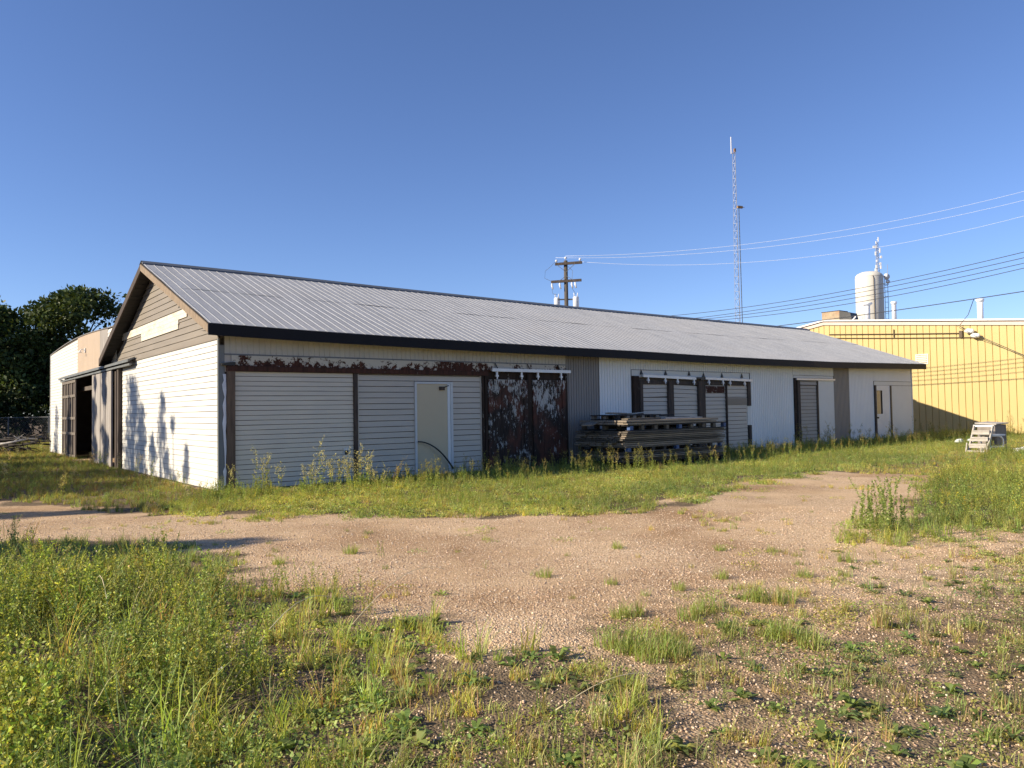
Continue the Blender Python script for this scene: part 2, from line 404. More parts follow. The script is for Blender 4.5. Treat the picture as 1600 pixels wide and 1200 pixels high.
def lap_side(mb, y0, y1, z0, z1, pitch, x=0.0, lip=.016, top=None, gap=.010):  # gap to the dark backing draws the shadow line under each course
    """lap siding on a wall facing -x; top(z) optionally clips it under a sloped line"""
    z = z0; r = random.Random(int(y0*31+z0*17))
    while z < z1 - .01:
        t = min(z + pitch, z1)
        if top:
            ya, yb = top(z); ta, tb = top(t)
            if yb - ya < .05: break
            if tb < ta: ta = tb = (ta + tb)/2
        else: ya, yb, ta, tb = y0, y1, y0, y1
        k = max(1, int((yb-ya)/.6)); vs = []
        for i in range(k+1):
            f = i/k; e = r.uniform(-.003,.003); o = r.uniform(-.003,.003); a = ya+(yb-ya)*f; b2 = ta+(tb-ta)*f
            vs += [(x-lip+o, a, z+gap+e), (x-.004, b2, t+e*.3), (x+.006, a, z+gap+e)]
        mb.add(vs, [q for i in range(k) for q in ((3*i, 3*i+1, 3*i+4, 3*i+3), (3*i, 3*i+3, 3*i+5, 3*i+2))])
        z = t
def ribbed_front(mb, x0, x1, zb, zt, pitch=.115, y=0.0, d=.018, groove=.028):
    """vertical ribbed sheet facing -y; zb / zt are heights or functions of x"""
    fb = zb if callable(zb) else (lambda x: zb); ft = zt if callable(zt) else (lambda x: zt)
    prof = []; x = x0
    while x < x1 - 1e-4:
        e = min(x + pitch, x1)
        prof += [(x, y-d), (max(x, e-groove), y-d), (max(x, e-groove*.62), y-.003), (max(x, e-groove*.38), y-.003)]
        x = e
    prof.append((x1, y-d))
    vs = [(px, py, fb(px)) for px, py in prof] + [(px, py, ft(px)) for px, py in prof]
    n = len(prof); mb.add(vs, [(i, i+1, n+i+1, n+i) for i in range(n-1)])
def ribbed_side(mb, y0, y1, zb, zt, pitch=.115, x=0.0, d=.018, groove=.028):
    t = MB(); ribbed_front(t, y0, y1, zb, zt, pitch, 0, d, groove)
    mb.add([(x + p[1], p[0], p[2]) for p in t.v], [tuple(reversed(q)) for q in t.f])

# sagging eave and ridge lines measured along the building
def interp(x, pts):
    xs, ys = zip(*pts); return float(np.interp(x, xs, ys))
EAVE_B = [(-.5,3.215),(1.7,3.165),(3.6,3.14),(6.2,3.11),(9.2,3.09),(12.3,3.08),(15.4,3.05),(19,3.04),(23.4,3.05),(27,3.10),(31.3,3.165)]
RIDGE = [(-.5,5.62),(2.6,5.61),(6.7,5.56),(10.8,5.53),(15,5.51),(20,5.51),(31.5,5.52)]
def eave_b(x): return interp(x, EAVE_B)
def ridge(x): return interp(x, RIDGE)
RV, EN, EF = 5.35, -.52, 11.05                   # ridge depth, near and far eave depth
X0, X1 = -.36, 31.42
def roof_z(x, v):
    e = eave_b(x) + .245; r = ridge(x)
    t = (v - EN)/(RV - EN) if v <= RV else (EF - v)/(EF - RV)
    return e + (r - e)*t

# ------------------------------------------------------------------ the warehouse
wh = empty('warehouse', A, TH)
tag(wh, 'long low white warehouse with grey ribbed metal roof and peeling doors, facing the gravel lot', 'warehouse')
# cores behind the cladding
mb = MB()
mb.add([(0.04,.04,-.3),(31.06,.04,-.3),(31.06,.04,3.0),(0.04,.04,3.0),(0.04,.16,-.3),(31.06,.16,-.3),(31.06,.16,3.0),(0.04,.16,3.0)],
       [(0,1,2,3),(4,7,6,5),(0,4,5,1),(3,2,6,7),(0,3,7,4),(1,5,6,2)])
xs = list(np.linspace(.04, 31.06, 25))
vs = [(x, .05, 3.0) for x in xs] + [(x, .05, eave_b(x)+.10) for x in xs]
mb.add(vs, [(i, i+1, 25+i+1, 25+i) for i in range(24)])
mb.box(31.0, 31.12, .165, 10.4, -.3, 3.0); mb.box(.165, 31.0, 10.42, 10.55, -.3, 3.35)
mb.build('core_wall', M['interior'], wh)
m = MB()
m.add([(31.10,0.0,3.0),(31.10,10.55,3.0),(31.10,10.55,3.30),(31.10,RV,5.40),(31.10,.0,3.25)], [(0,1,2,3,4)])
m.build('rear_gable', M['taupe_siding'], wh)
m = MB(); m.box(0.02, 31.06, -.035, .038, -.32, .0); m.build('foundation', M['concrete'], wh)
m = MB(); m.box(-.03, .038, .06, 9.35, -.32, -.005); m.build('foundation', M['concrete'], wh)

# gable end: white lap siding below, taupe lap siding in the gable
m = MB(); lap_side(m, .05, 9.36, .0, 3.20, .128, 0.0); m.build('end_siding', M['white_siding'], wh)
m = MB(); m.box(.006, .10, .05, 9.36, 0, 3.22); m.build('end_backing', M['interior'], wh)
def gable_span(z):
    t = max(0, min(1, (z - 3.22)/(5.50 - 3.22)))
    return (-.02 + t*(RV+.02), 10.72 - t*(10.72 - RV))
m = MB(); lap_side(m, 0, 0, 3.20, 5.50, .155, 0.0, .018, gable_span); m.build('gable_siding', M['taupe_siding'], wh)
m = MB(); m.add([(.012,0.0,3.18),(.012,10.72,3.18),(.012,RV,5.5)], [(0,2,1)]); m.build('gable_backing', M['soffit'], wh)
m = MB(); m.add([(-.03,.0,3.185),(-.03,9.4,3.185),(-.03,9.4,3.235),(-.03,0,3.235),(.0,.0,3.185),(.0,9.4,3.185),(.0,9.4,3.235),(.0,0,3.235)],
      [(0,3,2,1),(4,5,6,7),(0,1,5,4),(3,7,6,2),(0,4,7,3),(1,2,6,5)]); m.build('belt_trim', M['taupe_siding'], wh)
# white patch boards screwed over the gable
m = MB()
m.box(-.036, -.016, 2.30, 9.30, 3.90, 4.005); m.box(-.038, -.016, 2.42, 9.20, 4.008, 4.10)
m.box(-.036, -.016, 3.02, 6.82, 3.79, 3.896); m.box(-.034, -.016, 3.05, 6.80, 3.68, 3.786)
m.build('patch_board', M['patch_white'], wh)
m = MB()
m.add([(-.014,2.05,4.17),(-.014,3.15,4.17),(-.014,3.0,4.13),(-.014,2.75,4.42)], [(0,3,1,2)])
m.build('missing_siding', M['soffit'], wh)

# corner trim
m = MB(); m.box(-.03, .0, -.03, .048, -.05, 3.20); m.box(.002, .10, -.03, -.001, -.05, 3.06); m.build('corner_trim', M['trim_grey'], wh)

# upper strip of ribbed steel over the first doors
m = MB(); ribbed_front(m, .105, 9.74, 2.885, lambda x: eave_b(x)+.11, .125, -.004, .014)
m.build('ribbed_strip', M['strip_white'], wh)
m = MB(); m.box(.105, 9.74, -.034, -.002, 2.855, 2.882); m.build('drip_flashing', M['trim_grey'], wh)
m = MB(); m.box(.105, .235, -.02, .03, 2.5, 2.852); m.build('filler_board', M['shade_siding'], wh)
m = MB(); m.box(.237, 9.70, -.065, .03, 2.63, 2.851); m.build('header_beam', M['header'], wh)
m = MB(); m.box(.13, 6.90, -.10, .03, 2.515, 2.626); m.build('lintel', M['lintel'], wh)
m = MB(); m.add([(.02,-.12,2.66),(.30,-.12,2.70),(.30,-.01,2.72),(.02,-.01,2.68),(.02,-.12,2.63),(.30,-.12,2.632),(.30,-.01,2.635),(.02,-.01,2.635)],
      [(0,1,2,3),(4,7,6,5),(0,4,5,1),(1,5,6,2),(2,6,7,3),(3,7,4,0)]); m.build('flashing_cap', M['black_metal'], wh)
m = MB(); m.box(.135, .305, -.085, .03, -.05, 2.513); m.build('door_post', M['brown_wood'], wh)
# torn wrap hanging beside the post
m = MB(); random.seed(3)
zz = 2.45; pts = []
while zz > .1:
    pts.append((random.uniform(.045,.105), random.uniform(.115,.132), zz)); zz -= random.uniform(.08,.22)
for (a, b2, z1), (c, d, z2) in zip(pts, pts[1:]):
    m.add([(a,-.045,z1),(b2,-.05,z1),(d,-.05,z2),(c,-.046,z2),(a,-.038,z1),(b2,-.04,z1),(d,-.04,z2),(c,-.038,z2)],[(0,3,2,1),(4,5,6,7),(0,1,5,4),(2,3,7,6),(0,4,7,3),(1,2,6,5)])
m.build('torn_wrap', M['plastic_wrap'], wh)

# sectional garage door with fine horizontal ribs
gd = MB(); random.seed(11)
lap_front(gd, .312, 3.045, .0, 2.51, .1045, -.016, .012, 0, .012)
gdo = gd.build('garage_door', M['garage_white'], wh)
m = MB(); m.box(.312, 3.045, -.007, .03, -.03, 2.512); m.build('door_backing', M['interior'], gdo)
m = MB(); m.box(2.79, 2.94, -.040, -.024, .58, .78); m.build('lock_plate', M['flat_white'], gdo)
m = MB(); m.box(2.81, 2.90, -.05, -.0405, .63, .73); m.build('handle', M['black_metal'], gdo)
m = MB(); m.box(3.05, 3.145, -.07, .03, -.05, 2.513); m.build('thin_post', M['dark_wood'], wh)
# infill siding with the cream entry door
m = MB()
lap_front(m, 3.15, 4.70, .0, 2.512, .138, -.004)
lap_front(m, 5.82, 6.725, .0, 2.512, .138, -.004)
lap_front(m, 4.702, 5.818, 2.346, 2.512, .138, -.004)
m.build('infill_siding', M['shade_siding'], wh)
MB().box(3.15, 3.185, -.028, -.002, 0, 2.512).build('siding_trim', M['shade_siding'], wh); MB().box(6.70, 6.73, -.03, -.002, 0, 2.512).build('siding_trim', M['shade_siding'], wh)
df = MB(); df.box(4.70, 4.755, -.05, .0, -.02, 2.34); df.box(5.75, 5.82, -.05, .0, -.02, 2.34); df.box(4.757, 5.748, -.05, .0, 2.285, 2.34)
edoor = MB().box(4.757, 5.66, -.026, .01, .0, 2.283).build('entry_door', M['door_cream'], wh)
df.build('door_frame', M['frame_white'], edoor)
MB().box(5.662, 5.748, -.034, .01, .0, 2.283).build('door_jamb', M['door_blue'], edoor)
MB().box(5.42, 5.56, -.075, -.028, 2.13, 2.22).tube([(5.56,-.05,2.20),(5.69,-.05,2.25)], .012).build('door_closer', M['dark_wood'], edoor)
MB().box(4.66, 5.86, -.16, -.052, -.04, .02).build('threshold', M['concrete'], edoor)
# first pair of sliding doors
m = MB(); m.box(6.735, 6.80, -.06, .03, -.05, 2.51); m.box(6.82, 6.90, -.075, .03, -.05, 2.51); m.build('door_post', M['peel_post'], wh)
m = MB(); m.box(8.25, 8.33, -.09, .03, -.05, 2.60); m.box(8.34, 8.42, -.075, .03, -.05, 2.60); m.build('door_post', M['peel_post'], wh)
m = MB(); m.box(9.655, 9.735, -.08, .03, -.05, 2.60); m.build('door_post', M['peel_post'], wh)
MB().box(6.905, 9.65, -.03, .03, 2.44, 2.628).build('door_header', M['peel_post'], wh)
def hanger(mb, x, z, y):
    mb.box(x-.026, x+.026, y-.02, y+.02, z-.08, z+.02); mb.box(x-.042, x+.042, y-.03, y+.03, z-.13, z-.08); mb.box(x-.015, x+.015, y-.026, y+.0, z-.19, z-.13)
def plank_door(x0, x1, z1, frame=.12):
    mb = MB(); w = (x1-x0)/6
    for i in range(6): mb.box(x0+i*w+.004, x0+(i+1)*w-.004, -.075+.004*(i%2), -.036, .02, z1)
    for a, b2 in ((x0, x0+frame), (x1-frame, x1)): mb.box(a, b2, -.10, -.078, .02, z1)
    mb.box(x0+frame, x1-frame, -.10, -.078, z1-.16, z1); mb.box(x0+frame, x1-frame, -.10, -.078, .02, .2)
    return mb
for x0, x1, hz in ((6.915, 8.24, (7.18, 8.02)), (8.44, 9.64, (8.60, 9.46))):
    d = plank_door(x0, x1, 2.42).build('sliding_door', M['peel_door'], wh)
    for h in hz:
        q = MB(); hanger(q, h, 2.62, -.115); q.build('hanger', M['galv'], d)
tr = MB(); tr.box(7.0, 9.80, -.16, -.085, 2.645, 2.70); tr.box(7.0, 9.80, -.166, -.15, 2.63, 2.712)
tr = tr.build('door_track', M['galv'], wh)
for bx in (7.22, 8.33, 9.44):
    MB().bar((bx,-.12,2.70),(bx-.07,-.075,2.86),.05,.02).build('bracket', M['black_metal'], tr)

# ribbed panels along the front
def ftop(x): return eave_b(x)+.11
m = MB(); ribbed_front(m, 9.745, 11.07, .0, ftop, .10, -.004, .02); m.build('taupe_panel', M['taupe_ribbed'], wh)
m = MB(); ribbed_front(m, 11.075, 12.44, .0, ftop, .115, 0.0); ribbed_front(m, 12.445, 18.60, 2.80, ftop, .115, 0.0)
ribbed_front(m, 18.605, 21.38, .0, ftop, .115, 0.0); ribbed_front(m, 21.385, 24.30, 2.77, ftop, .115, 0.0); m.build('white_panel', M['ribbed_white'], wh)
m = MB(); ribbed_front(m, 24.305, 25.50, .02, ftop, .10, -.004, .02); m.build('taupe_panel', M['taupe_ribbed'], wh)
m = MB(); ribbed_front(m, 25.505, 27.56, .08, ftop, .115, 0.0, .010); ribbed_front(m, 27.565, 31.06, 2.61, ftop, .115, 0.0, .010); m.build('white_panel', M['ribbed_white'], wh)
MB().box(31.062, 31.13, -.03, .05, .06, 3.2).build('corner_trim', M['flat_white'], wh)

# second bay: four timber posts with siding between
m = MB(); m.box(12.46, 18.58, -.014, .03, 2.56, 2.785); m.build('head_panel', M['flat_white'], wh)
m = MB(); m.box(12.44, 18.60, -.03, -.004, 2.786, 2.80); m.box(12.44, 12.455, -.03, -.004, 2.3, 2.785); m.box(18.588, 18.60, -.03, -.004, 2.52, 2.785); m.build('flashing_edge', M['black_metal'], wh)
for a, b2, mt in ((12.47,12.76,'peel_post'), (12.765,12.94,'dark_wood'), (14.11,14.40,'dark_wood'), (15.63,16.02,'dark_wood'), (17.16,17.215,'dark_wood')):
    zt = 2.60 if a < 12.6 else (2.34 if a > 17 else 2.47)
    MB().box(a, b2-.012 if b2-a > .1 else b2, -.07, .03, -.05, zt).box(a+.02, (a+b2)/2-.01, -.085, -.071, -.05, zt-.02).build('door_post', M[mt], wh)
MB().box(18.42, 18.60, -.06, .03, 1.62, 2.50).build('frame_remnant', M['dark_wood'], wh)
MB().box(18.46, 18.60, -.06, .03, -.05, .93).build('frame_remnant', M['dark_wood'], wh)
MB().box(18.42, 18.60, -.02, .03, .934, 1.618).build('filler_board', M['flat_white'], wh)
m = MB()
for a, b2 in ((12.945,14.105), (14.405,15.625), (16.025,17.155)): m.box(a, b2, -.05, .03, 2.345, 2.465)
m.box(17.22, 18.41, -.05, .03, 2.335, 2.465); m.build('rail_board', M['dark_wood'], wh)
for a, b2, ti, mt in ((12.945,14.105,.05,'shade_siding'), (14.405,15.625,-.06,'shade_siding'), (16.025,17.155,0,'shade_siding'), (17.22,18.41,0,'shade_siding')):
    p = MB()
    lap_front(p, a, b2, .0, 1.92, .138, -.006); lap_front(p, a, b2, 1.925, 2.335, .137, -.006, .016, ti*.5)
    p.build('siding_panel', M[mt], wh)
MB().box(16.08, 17.10, -.034, -.024, 2.08, 2.31).build('peeled_patch', M['header'], wh)
MB().box(17.23, 18.40, -.034, -.024, 1.66, 1.90).build('siding_repair', M['taupe_siding'], wh)
for x0, x1, z0, z1, hs, bs in ((12.87, 15.45, 2.60, 2.545, (13.12, 13.93, 14.53, 15.36), (12.9, 14.05, 15.22)), (15.95, 18.60, 2.56, 2.515, (16.15, 16.92, 17.32, 18.16), (15.98, 16.98, 18.12))):
    t = MB(); t.add([(x0,-.14,z0-.035),(x1,-.14,z1-.035),(x1,-.14,z1+.045),(x0,-.14,z0+.045),(x0,-.08,z0-.035),(x1,-.08,z1-.035),(x1,-.08,z1+.045),(x0,-.08,z0+.045)],
        [(0,1,2,3),(4,7,6,5),(0,4,5,1),(3,2,6,7),(0,3,7,4),(1,5,6,2)])
    t = t.build('door_track', M['galv'], wh)
    for h in hs:
        q = MB(); hanger(q, h, z0-.02+(z1-z0)*(h-x0)/(x1-x0), -.11); q.build('hanger', M['insulator'], t)
    for bx in bs:
        MB().add([(bx-.06,-.05,z0+.05),(bx+.06,-.05,z0+.05),(bx,-.03,z0+.22),(bx-.06,-.015,z0+.05),(bx+.06,-.015,z0+.05)],[(0,1,2),(3,2,4),(0,2,3),(1,4,2),(0,3,4,1)]).build('bracket', M['black_metal'], t)
MB().box(15.46, 15.94, -.13, -.06, 2.545, 2.60).box(15.7, 15.85, -.14, -.08, 2.50, 2.544).build('track_stop', M['black_metal'], wh)

# third bay: narrow siding door with a flat sheet beside it
m = MB(); m.box(21.40, 24.28, -.014, .03, 2.66, 2.757); m.build('head_panel', M['flat_white'], wh)
MB().box(21.38, 24.30, -.026, -.004, 2.758, 2.77).build('flashing_edge', M['black_metal'], wh)
MB().box(21.50, 24.28, -.10, -.03, 2.58, 2.645).build('door_track', M['galv'], wh)
MB().box(21.39, 21.50, -.06, .03, -.05, 2.655).box(21.50, 21.60, -.03, .03, -.05, 2.57).build('door_post', M['peel_post'], wh)
MB().box(21.60, 21.78, -.07, .03, -.05, 2.57).build('door_post', M['dark_wood'], wh)
q = MB(); lap_front(q, 21.785, 23.04, .05, 2.57, .137, -.006)
q = q.build('narrow_door', M['narrow_siding'], wh)
MB().box(21.785, 21.83, -.04, -.024, .05, 2.40).box(22.98, 23.04, -.04, -.024, .05, 2.40).box(21.832, 22.978, -.04, -.024, 2.37, 2.40).build('door_stile', M['dark_wood'], q)
MB().box(23.045, 23.10, -.05, .03, -.05, 2.57).build('thin_post', M['black_metal'], wh)
MB().box(23.105, 24.30, -.018, .03, .05, 2.578).build('flat_panel', M['flat_white'], wh)

# fourth bay: pale door with a window beside a flat sheet
MB().box(27.58, 31.05, -.014, .03, 2.43, 2.595).build('head_panel', M['flat_white'], wh)
MB().box(27.56, 31.06, -.026, -.004, 2.596, 2.61).box(27.56, 27.575, -.026, -.004, .08, 2.595).box(29.2, 31.05, -.026, -.0145, 2.415, 2.428).build('flashing_edge', M['black_metal'], wh)
MB().box(27.58, 27.72, -.055, .03, .05, 2.42).build('door_jamb', M['dark_wood'], wh)
sd = MB(); sd.box(27.725, 28.98, -.02, .03, .06, 1.18); sd.box(27.725, 27.80, -.02, .03, 1.182, 2.20); sd.box(28.27, 28.98, -.02, .03, 1.182, 2.20); sd.box(27.725, 28.98, -.02, .03, 2.202, 2.42)
sd = sd.build('side_door', M['door_blue'], wh)
MB().box(27.802, 28.20, -.006, .02, 1.184, 2.198).build('window', M['glass'], sd)
MB().box(28.202, 28.268, -.03, .02, 1.184, 2.198).build('window_frame', M['peel_post'], sd)
MB().tube([(27.80,-.03,1.02),(27.80,-.08,1.02)], .035).build('handle', M['black_metal'], sd)
MB().box(28.985, 29.10, -.045, .03, .0, 2.41).build('door_jamb', M['black_metal'], wh)  # black strip standing in for the dark gap beside the door
MB().box(29.105, 29.25, -.03, .03, .06, 2.41).build('filler_board', M['flat_white'], wh)
MB().box(29.255, 31.058, -.018, .03, .08, 2.412).build('flat_panel', M['flat_white'], wh)

# roof: ribbed steel sheets on both slopes, ridge cap, fascia, barge boards, soffits
def roof_slope(v0, v1, name, lift=0.0, par=None):
    pitch = .229; w = .008; h = .010; xs2 = []
    x = X0 + .03
    while x < X1:
        xs2 += [(x, 0), (x+.010, h), (x+.010+w, h), (x+.02+w, 0)]
        x += pitch/1
    xs2 = [(X0, 0)] + [p for p in xs2 if p[0] < X1] + [(X1, 0)]
    nv = 9; vs = []; n = len(xs2)
    for j in range(nv):
        v = v0 + (v1-v0)*j/(nv-1)
        for x, hh in xs2: vs.append((x, v, roof_z(x, v) + lift + hh + .004*math.sin(x*1.7+j) + .003*math.sin(x*4.1+2*j)))
    fs = [(j*n+i, j*n+i+1, (j+1)*n+i+1, (j+1)*n+i) for j in range(nv-1) for i in range(n-1)]
    m = MB(); m.add(vs, fs); return m.build(name, M['roof'], par or wh)
roof = roof_slope(EN-.03, 2.7, 'roof')
roof_slope(2.58, RV, 'upper_sheet', .007, roof)
rear = roof_slope(EF+.03, RV, 'rear_roof')
m = MB(); xs = list(np.linspace(X0, X1, 40))
vs = []
for x in xs:
    r = ridge(x)
    vs += [(x, RV-.20, r-.20*.37+.045), (x, RV, r+.065), (x, RV+.20, r-.20*.37+.045), (x, RV-.215, r-.20*.37+.0)]
fs = []
for i in range(39):
    o = i*4; fs += [(o, o+4, o+5, o+1), (o+1, o+5, o+6, o+2), (o+3, o+7, o+4, o)]
m.add(vs, fs); m.build('ridge_cap', M['mast_dark'], roof)
m = MB()                                               # deck under the sheets, closes the roof against light
vs = []
for x in xs:
    for v in (EN, RV, EF): vs.append((x, v, roof_z(x, v)-.03))
m.add(vs, [f for i in range(39) for f in ((i*3, i*3+1, i*3+4, i*3+3), (i*3+1, i*3+2, i*3+5, i*3+4))]); m.build('roof_deck', M['soffit'], roof)
def eave_board(v, vin, x0, x1, name, mat):
    m = MB(); k = 30; xs3 = np.linspace(x0, x1, k); vs = []
    for x in xs3:
        b2 = eave_b(x); vs += [(x, v, b2), (x, v, b2+.245), (x, vin, b2), (x, vin, b2+.245)]
    fs = []
    for i in range(k-1):
        o = i*4; fs += [(o, o+4, o+5, o+1), (o+2, o+3, o+7, o+6), (o, o+2, o+6, o+4)]
    fs += [(0,1,3,2), (4*k-4, 4*k-2, 4*k-1, 4*k-3)]
    m.add(vs, fs); return m.build(name, mat, wh)
eave_board(EN-.02, EN+.03, X0-.01, 22.0, 'fascia', M['fascia'])
eave_board(EN-.02, EN+.03, 22.0, X1+.01, 'fascia', M['fascia_brown'])
eave_board(EF-.03, EF+.02, X0-.01, X1+.01, 'rear_fascia', M['fascia'])
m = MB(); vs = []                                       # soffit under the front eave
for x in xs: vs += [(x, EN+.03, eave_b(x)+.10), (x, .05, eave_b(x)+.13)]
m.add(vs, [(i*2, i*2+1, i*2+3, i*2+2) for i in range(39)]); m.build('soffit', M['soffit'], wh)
def rake(x0, x1, va, vb, depth, name, mat, lift=0.0):
    m = MB(); k = 14; vs = []
    for i in range(k):
        v = va + (vb-va)*i/(k-1); z = roof_z(max(X0, min(X1, x0)), v) - .035 + lift
        vs += [(x0, v, z), (x1, v, z), (x1, v, z-depth), (x0, v, z-depth)]
    fs = []
    for i in range(k-1):
        o = i*4
        for a in range(4): b2 = (a+1) % 4; fs.append((o+a, o+b2, o+4+b2, o+4+a))
    fs += [(0,3,2,1), (4*k-4, 4*k-3, 4*k-2, 4*k-1)]
    m.add(vs, fs); return m.build(name, mat, wh)
rake(X0-.02, X0+.02, EN+.02, RV-.005, .17, 'barge_board', M['bare_wood'])
rake(X0-.02, X0+.02, EF-.02, RV+.005, .20, 'barge_board', M['dark_wood'])
rake(X1-.02, X1+.02, EN+.02, RV-.005, .18, 'rear_barge_board', M['dark_wood'])
rake(X1-.02, X1+.02, EF-.02, RV+.005, .18, 'rear_barge_board', M['dark_wood'])
m = MB(); vs = []
for i in range(12):
    v = EN + .03 + (EF-EN-.06)*i/11; z = roof_z(X0, v) - .10; vs += [(X0+.02, v, z), (-.005, v, z)]
# soffit boards in the gable overhang: one strip per slope so the fold lies on the ridge
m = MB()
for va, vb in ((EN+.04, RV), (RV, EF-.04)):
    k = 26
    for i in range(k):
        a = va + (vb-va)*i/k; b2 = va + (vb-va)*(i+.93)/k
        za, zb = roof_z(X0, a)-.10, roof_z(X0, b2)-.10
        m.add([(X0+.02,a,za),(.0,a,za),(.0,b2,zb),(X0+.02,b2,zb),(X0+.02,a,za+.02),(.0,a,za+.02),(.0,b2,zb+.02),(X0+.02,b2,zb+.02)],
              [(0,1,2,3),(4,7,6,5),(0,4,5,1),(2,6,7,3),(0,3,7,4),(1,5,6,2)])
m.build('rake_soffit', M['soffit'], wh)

# ------------------------------------------------------------------ flat roofed annex with the open sliding door
an = empty('flat_roofed_annex', A, TH)
tag(an, 'flat-roofed white annex with tan panel and dark open sliding doorway, left of the gable', 'annex')
def para(v): return 4.47 + .20*math.sin(math.pi*min(1, max(0, (v-10.9)/14.0)))
def step_top(z): return None
m = MB(); lap_side(m, 20.6, 24.85, .0, 3.2, .128, -.002)
z = 3.2
while z < 4.62:
    t = min(z+.128, para(20)-.02)
    if t - z < .03: break
    m.add([(-.018,17.48,z),(-.018,24.85,z),(-.004,24.85,min(t, para(24.8))),(-.004,17.48,t)], [(0,3,2,1)])
    m.add([(-.018,17.48,z),(-.018,24.85,z),(.002,24.85,z),(.002,17.48,z)], [(0,1,2,3)]); z = t
m.build('white_siding', M['white_siding'], an)
m = MB(); ribbed_side(m, 12.94, 17.47, 3.30, lambda v: para(v)-.01, .13, -.004, .012); m.build('tan_panel', M['tan_ribbed'], an)
m = MB(); ribbed_side(m, 11.6, 12.93, 3.30, lambda v: para(v)-.01, .2, -.004, .012); m.build('weathered_panel', M['grey_wood'], an)
m = MB(); lap_side(m, 10.2, 11.595, 3.30, 4.45, .128, -.002); m.build('white_siding', M['white_siding'], an)
m = MB()
m.box(.0, .14, 20.35, 24.9, -.3, 4.45); m.box(.0, .14, 10.6, 20.35, 3.30, 4.45)
vs = []
vv = list(np.linspace(10.6, 24.9, 20))
for v in vv: vs += [(.0, v, 4.44), (.14, v, 4.44), (.14, v, para(v)), (.0, v, para(v))]
fs = []
for i in range(19):
    o = i*4; fs += [(o, o+3, o+7, o+4), (o+1, o+5, o+6, o+2), (o+3, o+2, o+6, o+7)]
fs += [(0,1,2,3), (76,79,78,77)]
m.add(vs, fs)
m.box(.14, 22.0, 24.76, 24.9, -.3, 4.4); m.box(21.86, 22.0, 10.6, 24.76, -.3, 4.4); m.box(.0, .14, 9.4, 9.95, -.3, 3.3)
m.build('core_wall', M['interior'], an)
MB().box(.14, 22.0, 10.58, 24.76, 4.28, 4.40).build('roof', M['fascia'], an)
m = MB(); vs = []
for v in vv: vs += [(-.04, v, para(v)), (.18, v, para(v)), (.18, v, para(v)+.03), (-.04, v, para(v)+.03)]
fs = []
for i in range(19):
    o = i*4
    for a in range(4): b2 = (a+1) % 4; fs.append((o+a, o+4+a, o+4+b2, o+b2))
m.add(vs, fs + [(0,1,2,3), (76,79,78,77)]); m.build('parapet_cap', M['taupe_ribbed'], an)
MB().box(-.03, .0, 24.86, 24.93, -.1, 4.46).build('corner_trim', M['white_paint'], an)
MB().box(.14, .26, 10.8, 24.7, 2.6, 2.75).box(7.9, 8.1, 13, 13.2, -.1, 4.28).box(7.9, 8.1, 18, 18.2, -.1, 4.28).build('inner_frame', M['interior'], an)
# little wall lamp on the tan panel
q = MB(); q.box(-.06, -.018, 15.62, 15.76, 3.98, 4.14); q.tube([(-.06,15.69,4.08),(-.16,15.69,4.10),(-.20,15.69,4.04)], .018); q.tube([(-.20,15.69,4.05),(-.21,15.69,3.97)], [.03,.07], 10)
q.build('wall_lamp', M['white_paint'], an)
# door hood with the hanging track
h = MB(); h.add([(-.05,7.5,3.30),(-.05,20.8,3.30),(-.24,20.8,3.22),(-.24,7.5,3.22),(-.05,7.5,3.26),(-.05,20.8,3.26),(-.24,20.8,3.15),(-.24,7.5,3.15)],
      [(0,3,2,1),(4,5,6,7),(0,1,5,4),(3,7,6,2),(0,4,7,3),(1,2,6,5)])
h = h.build('track_hood', M['trim_grey'], an)
MB().box(-.18, -.11, 7.6, 20.7, 3.06, 3.12).build('track_rail', M['trim_grey'], h)
for v in (7.6, 10.1, 12, 14, 16, 18, 20.6): MB().bar((-.036,v,3.12),(-.22,v,3.17),.04,.04).build('bracket', M['black_metal'], h)
# left door: framed with dark panes; right door: vertical planks
dl = MB()
for v in (17.05, 17.86, 18.9, 19.5, 20.28): dl.box(-.16, -.115, v-.06, v+.06, .04, 3.02)
for z in (.08, .95, 1.55, 2.42, 2.98): dl.box(-.165, -.11, 17.0, 20.34, z-.05, z+.05)
dl = dl.build('sliding_door', M['aged_frame'], an)
MB().box(-.125, -.118, 17.0, 20.34, .04, 3.0).build('door_panel', M['dark_wood'], dl)
dr = MB(); k = 11
for i in range(k):
    a = 10.2 + 3.3*i/k; dr.box(-.17+.006*(i % 3), -.12, a+.008, a+3.3/k-.008, .02+.03*(i % 2), 3.03)
dr = dr.build('sliding_door', M['grey_wood'], an)
MB().box(-.118, -.09, 10.2, 13.5, 2.7, 2.85).box(-.118, -.09, 10.2, 13.5, .4, .55).build('ledger', M['dark_wood'], dr)
MB().box(-.12, .0, 9.40, 9.62, -.1, 3.1).box(-.08, .0, 9.95, 10.15, -.1, 3.1).build('door_post', M['dark_wood'], an)
MB().box(-.03, .0, 9.63, 9.94, -.1, 3.1).build('dark_gap_board', M['black_metal'], an)  # black board standing in for the shade of the gap between posts

# ------------------------------------------------------------------ bent rod across the cream door
pts = []
for i in range(13):
    t = i/12; pts.append(W(4.74 + 1.02*t, -.10 - .04*math.sin(t*3), .86 - .72*t**1.9))
tag(MB().tube(pts, [.016 + .006*i/12 for i in range(13)], 6).build('bent_strip', M['black_metal'], smooth=True), 'thin black strip bent in an arc across the cream entry door', 'strip')

